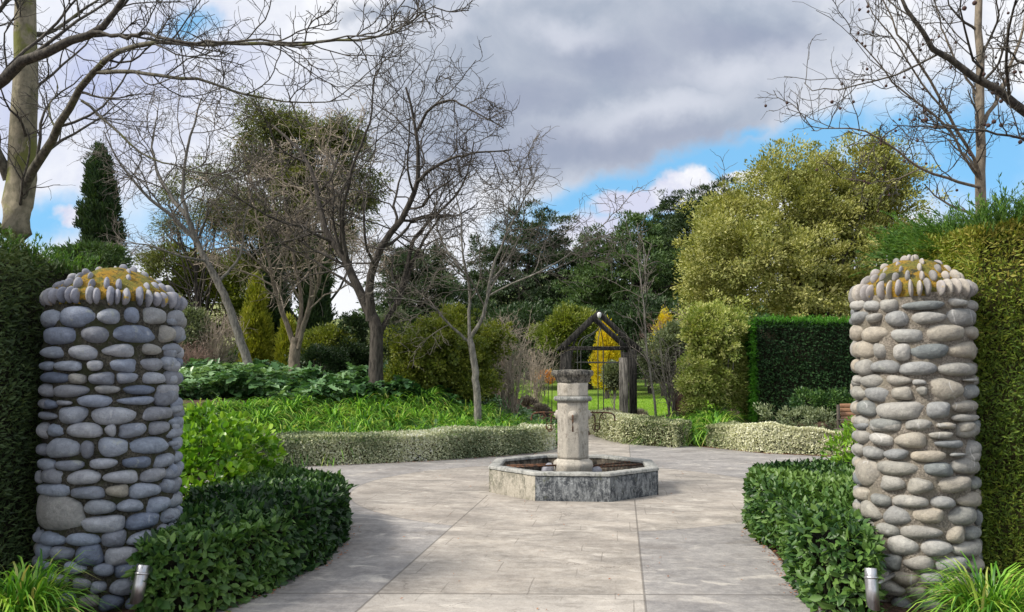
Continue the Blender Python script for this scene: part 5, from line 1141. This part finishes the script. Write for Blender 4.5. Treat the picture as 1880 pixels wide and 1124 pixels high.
part('upper_shaft', wear(octrough([(w * .99, 1.27)] + [(w * .985, z) for z in np.linspace(1.29, 1.455, 5)]), .0025, 4), M['column'], t)
part('capital', wear(octrough([(w * .985, 1.455), (w * 1.0 + .005, 1.47), (w + .02, 1.50), (w + .035, 1.54), (w + .062, 1.555), (w + .068, 1.585), (w + .064, 1.61), (w + .05, 1.625), (w * .6, 1.635), (.01, 1.635)], 8), .010, 5), M['cap'], t)
cr = w * math.cos(rad(22.5))
for k in range(4):
    a = rad(-90 - 5) + k * np.pi / 2; dv = np.array([math.cos(a), math.sin(a), 0]); c0 = np.array([FX, FY, 0])
    # carved rosette: lathe about the horizontal axis
    V, F, A = lathe([(.001, .05), (.022, .048), (.028, .03), (.05, .028), (.062, .018), (.066, -.004)], 20); Xa = np.array([-dv[1], dv[0], 0])
    V2 = V[:, :1] * Xa + V[:, 1:2] * np.array([0, 0, 1.0]) + V[:, 2:] * dv + c0 + dv * cr + [0, 0, 1.015]; ro = part('spout_rosette', (V2, F[0]), M['column'], t, smooth=True)
    P = smoothpath([c0 + dv * (cr + .04) + [0, 0, 1.015], c0 + dv * (cr + .075) + [0, 0, 1.01], c0 + dv * (cr + .09) + [0, 0, .97], c0 + dv * (cr + .09) + [0, 0, .80]], 10)
    part('spout_pipe', tubes(P, np.full(10, .011), 8, True), M['iron'], ro, smooth=True)
for sgn in (-1, 1):
    dv = np.array([math.cos(rad(-5)), math.sin(rad(-5)), 0]) * sgn; c0 = np.array([FX, FY, .98]); U = np.array([0, 0, 1.0])
    P1 = smoothpath([c0 + dv * (cr - .005) + U * .06, c0 + dv * .40 + U * .065, c0 + dv * .52 + U * .055, c0 + dv * .565 + U * .02, c0 + dv * .575 - U * .05], 16)
    br = part('scroll_arm', tubes(P1, np.full(16, .011), 8, True), M['iron'], t, smooth=True)
    th = np.linspace(0, 1.6 * 2 * np.pi, 34); sp = np.array([[.075 * (1 - .7 * q / th[-1]) * math.cos(q), .075 * (1 - .7 * q / th[-1]) * math.sin(q)] for q in th])
    def W(a): return np.array([c0 + dv * x + U * y for x, y in a])
    s1 = sp * .62; s1 = np.stack([-s1[:, 1], s1[:, 0]], 1); s1 = s1 - s1[0] + [.42, .055]; s2 = sp * .9; s2 = np.stack([s2[:, 1], -s2[:, 0]], 1)
    c2 = np.array([.33, -.135]); s2 = s2 * [-1, 1] + c2
    con = smoothpath([s2[0], (.37, -.12), (.365, -.03), (.38, .03), (.42, .055)], 10)
    full = np.concatenate([s2[::-1], con[1:-1], s1]); full = W(full); idx = np.linspace(0, len(full) - 1, 60); full = np.stack([np.interp(idx, np.arange(len(full)), full[:, j]) for j in range(3)], 1)
    part('scroll', tubes(full, np.full(60, .0065), 6, True), M['iron'], br, smooth=True)
for a, b in (((-.95, -.1, .30), (-.2, -.12, .335)), ((-.92, .12, .30), (-.2, .02, .335)), ((.2, -.1, .30), (.98, .15, .315)), ((.2, .05, .30), (.85, .45, .315))):
    part('iron_bar', tubes(np.array([[FX + a[0], FY + a[1], a[2]], [FX + b[0], FY + b[1], b[2]]]), np.full(2, .014), 6, True), M['iron'], t, smooth=True)
part('iron_bar', tubes(np.array([[FX - .62, FY - .78, .27], [FX + .55, FY - .80, .27]]), np.full(2, .010), 6, True), M['iron'], t, smooth=True)
for x, y, s, lb in ((-.33, .05, .10, 'grey rounded rock in the basin on the sunlit side of the column'), (.30, -.06, .085, 'grey rounded rock in the basin on the shaded side of the column')):
    V, F, A = stone_batch(np.array([[FX + x, FY + y, .24]]), np.array([[1.0, 0, 0]]), np.array([[0, 0, 1.0]]), np.array([[0, 1.0, 0]]), np.array([s]), np.array([s * .8]), np.array([s * 1.0]), np.array([.7]))
    tag(part('rock', (V, F, A), M['coping_shade_blue'], None, loc=(FX + x, FY + y, .2), smooth=True), lb, 'rock')

# ------------------------------------------------------------------ timber gate, iron arbour, bench, urn, spotlights
GY = 21.0
def G(px, py, Y=GY): return at(px, py, Y)
gc = G(1098, 690); t = thing('timber_gate_frame', 'black weathered timber gateway with an open gable at the end of the path', 'gate', (gc[0], gc[1], 0))
eL, eR, ap = G(1030, 641), G(1176, 645), G(1099, 574)
for dy_ in (0, 1.5):
    D_ = np.array([0, dy_, 0])
    part('rafter', beam(eL + D_, ap + D_ + [.02, 0, 0], .09, .15), M['wood'], t); part('rafter', beam(eR + D_, ap + D_ + [-.02, .003, .002], .09, .15), M['wood'], t)
    a, b = G(1040, 638), G(1160, 638); part('tie_beam', beam(a + D_ + [0, .02, 0], b + D_ + [0, .02, 0], .09, .06), M['wood'], t)
    for px in (1042, 1162):
        q = G(px, 690) + D_; part('post', box((q[0], q[1] + .01, 1.12), (.20, .17, 2.24)), M['wood'], t)
for px, py in ((1031, 640), (1175, 644), (1099, 578)):
    q = G(px, py); part('ridge_beam' if py < 600 else 'eave_beam', beam(q + [0, -.12, .03], q + [0, 1.75, .03], .08, .09), M['wood'], t)
q = G(1142, 690); part('leaning_post', box((q[0], q[1] - .28, 1.02), (.22, .2, 2.04)), M['wood_lit_grey'], t, label='lit-grey split front post')  # weathered post; its lit grey is put into the timber colour
for s_, x0 in ((1, eL), (-1, eR)):
    m = x0 * .55 + ap * .45; part('curved_brace', tubes(smoothpath([G(1048 if s_ > 0 else 1157, 660) + [0, .02, 0], G(1056 if s_ > 0 else 1150, 625) + [0, .02, 0], G(1075 if s_ > 0 else 1128, 600) + [0, .02, 0]], 8), np.full(8, .035), 6, True), M['wood'], t)
q = G(1099, 576); V, F, A = lathe([(.001, -.12), (.035, -.11), (.055, -.06), (.06, 0), (.05, .03), (.02, .045), (.001, .05)], 16, tuple(q + [0, -.16, -.02])); part('gable_lamp', (V, F, A), M['white'], t, smooth=True)
# iron arbour behind
AY = 24.5; ac = at(1103, 690, AY); t = thing('iron_arbour', 'slender iron arbour with an ogee top seen inside the timber gable', 'arbour', (ac[0], ac[1], 0))
R0 = .80; zc = at(1103, 640, AY)[2]; zt = at(1103, 594, AY)[2]
for k in range(6):
    a = k * np.pi / 3 + .3; d = np.array([math.cos(a), math.sin(a), 0]); o3 = np.array([ac[0], ac[1], 0])
    part('upright', tubes(np.array([o3 + d * R0, o3 + d * R0 + [0, 0, zc]]), np.full(2, .018), 6), M['iron_dark'], t)
    part('ogee_rib', tubes(smoothpath([o3 + d * R0 + [0, 0, zc], o3 + d * R0 * .85 + [0, 0, zc + .28], o3 + d * R0 * .42 + [0, 0, zc + .46], o3 + d * .12 + [0, 0, zc + .60], o3 + d * .02 + [0, 0, zt - .08]], 14), np.full(14, .015), 6), M['iron_dark'], t)
an = np.linspace(0, 2 * np.pi, 33)
for z in (zc, zc - .45): part('hoop', tubes(np.stack([ac[0] + R0 * np.cos(an), ac[1] + R0 * np.sin(an), np.full(33, z)], 1), np.full(33, .013), 5), M['iron_dark'], t)
part('finial', lathe([(.02, zt - .12), (.04, zt - .06), (.03, zt), (.012, zt + .03), (.001, zt + .12)], 8, (ac[0], ac[1], 0)), M['iron_dark'], t, smooth=True)
# thin stakes left of the gate
for i, (px, top) in enumerate(((1005, 700), (1012, 695), (1019, 640), (1024, 690))):
    b = at(px, 700, 20.6); tp = at(px + (12 if i == 2 else 2), top, 20.6); o = part('garden_stake', tubes(np.array([[b[0], b[1], float(H(b[0], b[1])) - .05], tp]), np.array([.014, .01]), 5, True), M['bark_dark'], None, loc=(b[0], b[1], 0)); tag(o, 'thin dark stake standing in the bed between the fountain and the timber gate', 'stake', 'stakes between fountain and gate')
# bench
by = 15.9; b0 = at(1592, 790, by); bx = b0[0]; t = thing('garden_bench', 'orange-brown slatted timber bench peeping out behind the sunlit pillar', 'bench', (bx, by, 0)); ra = rad(8)
def bp(x, y, z): return np.array([bx + x * math.cos(ra) - y * math.sin(ra), by + x * math.sin(ra) + y * math.cos(ra), z])
for k in range(5):
    z = .56 + k * .09; part('back_slat', box(bp(.35, .28 + k * .012, z), (1.5, .022, .08), ra), M['bench'], t)
for k in range(5): part('seat_slat', box(bp(.25, -.30 + k * .115, .44), (1.75, .10, .03), ra), M['bench_dark'], t)
for x in (-.48, 1.0):
    for y, hh in ((-.28, .42), (.26, .94)): part('leg', box(bp(x + .0, y, hh / 2), (.06, .05, hh), ra), M['bench_dark'], t)
    part('armrest', box(bp(x, -.01, .63), (.06, .5, .03), ra), M['bench_dark'], t)
# urn
ub = at(1264, 690, 20.6); uz = float(H(ub[0], ub[1])); t = thing('clay_urn', 'big dark brown clay jar lying under the grey-green shrub', 'urn', (ub[0], ub[1], uz))
V, F, A = lathe([(.16, 0), (.19, .03), (.30, .22), (.36, .45), (.34, .66), (.24, .80), (.19, .84), (.21, .87), (.25, .89), (.22, .885), (.17, .84), (.16, .78)], 28, (ub[0], ub[1], uz)); part('jar_body', (V, F[0]), M['urn'], t, smooth=True)
part('jar_foot', lathe([(.19, -.02), (.2, 0), (.19, .028)], 28, (ub[0], ub[1], uz)), M['urn'], t, smooth=True)
# steel spotlights
def spot(top, bot, Yt, Yb, r, label, anchor):
    a, b = at(*top, Yt), at(*bot, Yb); ax = unit(a - b); L = np.linalg.norm(a - b); t = thing('steel_spotlight', label, 'spotlight', b)
    X = unit(np.cross(ax, [0, 0, 1.0])); Yv = np.cross(ax, X); k = 28; an = np.arange(k) / k * 2 * np.pi; SL = math.atan2(Yv[1], X[1]) + np.pi
    def ringv(r_, h, slant=0): return np.array([b + X * r_ * math.cos(q) + Yv * r_ * math.sin(q) + ax * (h + slant * r_ * (1 - math.cos(q - SL))) for q in an])
    rows_ = [ringv(r * .86, .012, .75), ringv(r, 0, .75), ringv(r, L * .5), ringv(r, L * .74)]
    def skin(rows_, cap0=False, cap1=False):
        V = np.concatenate(rows_); n = len(rows_); i = np.arange(n - 1)[:, None] * k; aa_ = np.arange(k)[None]; bb_ = (aa_ + 1) % k; F = [np.stack([i + aa_, i + bb_, i + k + bb_, i + k + aa_], -1).reshape(-1, 4)]
        c = []
        if cap0: c.append(list(range(k - 1, -1, -1)))
        if cap1: c.append(list(range((n - 1) * k, n * k)))
        if c: F.append(np.array(c))
        return V, F
    part('body', skin(rows_), M['steel'], t, smooth=True); part('lens', skin([ringv(r * .86, .014, .75), ringv(r * .5, .016, .75)], True), M['white'], t)
    part('collar', skin([ringv(r * 1.0, L * .742), ringv(r * 1.10, L * .745), ringv(r * 1.10, L * .80), ringv(r * .97, L * .805)]), M['steel'], t, smooth=True)
    part('cap', skin([ringv(r * .97, L * .808), ringv(r * .97, L * .985), ringv(r * .88, L)], False, True), M['steel'], t, smooth=True)
    part('bracket', tubes(np.array([b + ax * L * .55, anchor]), np.full(2, .014), 8, True), M['steel'], t, smooth=True)
spot((264, 1037), (249, 1110), 4.72, 4.66, .037, 'slim brushed-steel spotlight leaning at the foot of the shaded pillar', np.array([-2.55, 5.15, .2]))
spot((1598, 1043), (1604, 1122), 4.72, 4.66, .037, 'slim brushed-steel spotlight at the foot of the sunlit pillar', np.array([2.6, 5.25, .2]))
# small plant label by the dark trunk
q = at(708, 722, 17.8); zq = float(H(q[0], q[1])); o = part('plant_label', join([box((q[0], q[1], zq + .22), (.16, .012, .11)), box((q[0], q[1] + .012, zq + .1), (.02, .012, .3))]), M['label'], None, loc=(q[0], q[1], zq)); tag(o, 'small grey plant label at the foot of the dark-barked tree', 'plant label')
# soft layered conifer foliage behind the shaded pillar
leafy('young_conifer', 'bright green feathery conifer tip between the shaded pillar and the dark cypress', 'tree', [(175, 468, 42, 16), (150, 480, 40, 16), (200, 485, 30, 14)], 8.5, 'pinegreen', 110, 40, .12, .07, base=178, tr=.03, w=.2, up=.1, flat=.35, limbs=20)
print('MESH FACES', sum(len(m.polygons) for m in bpy.data.meshes))
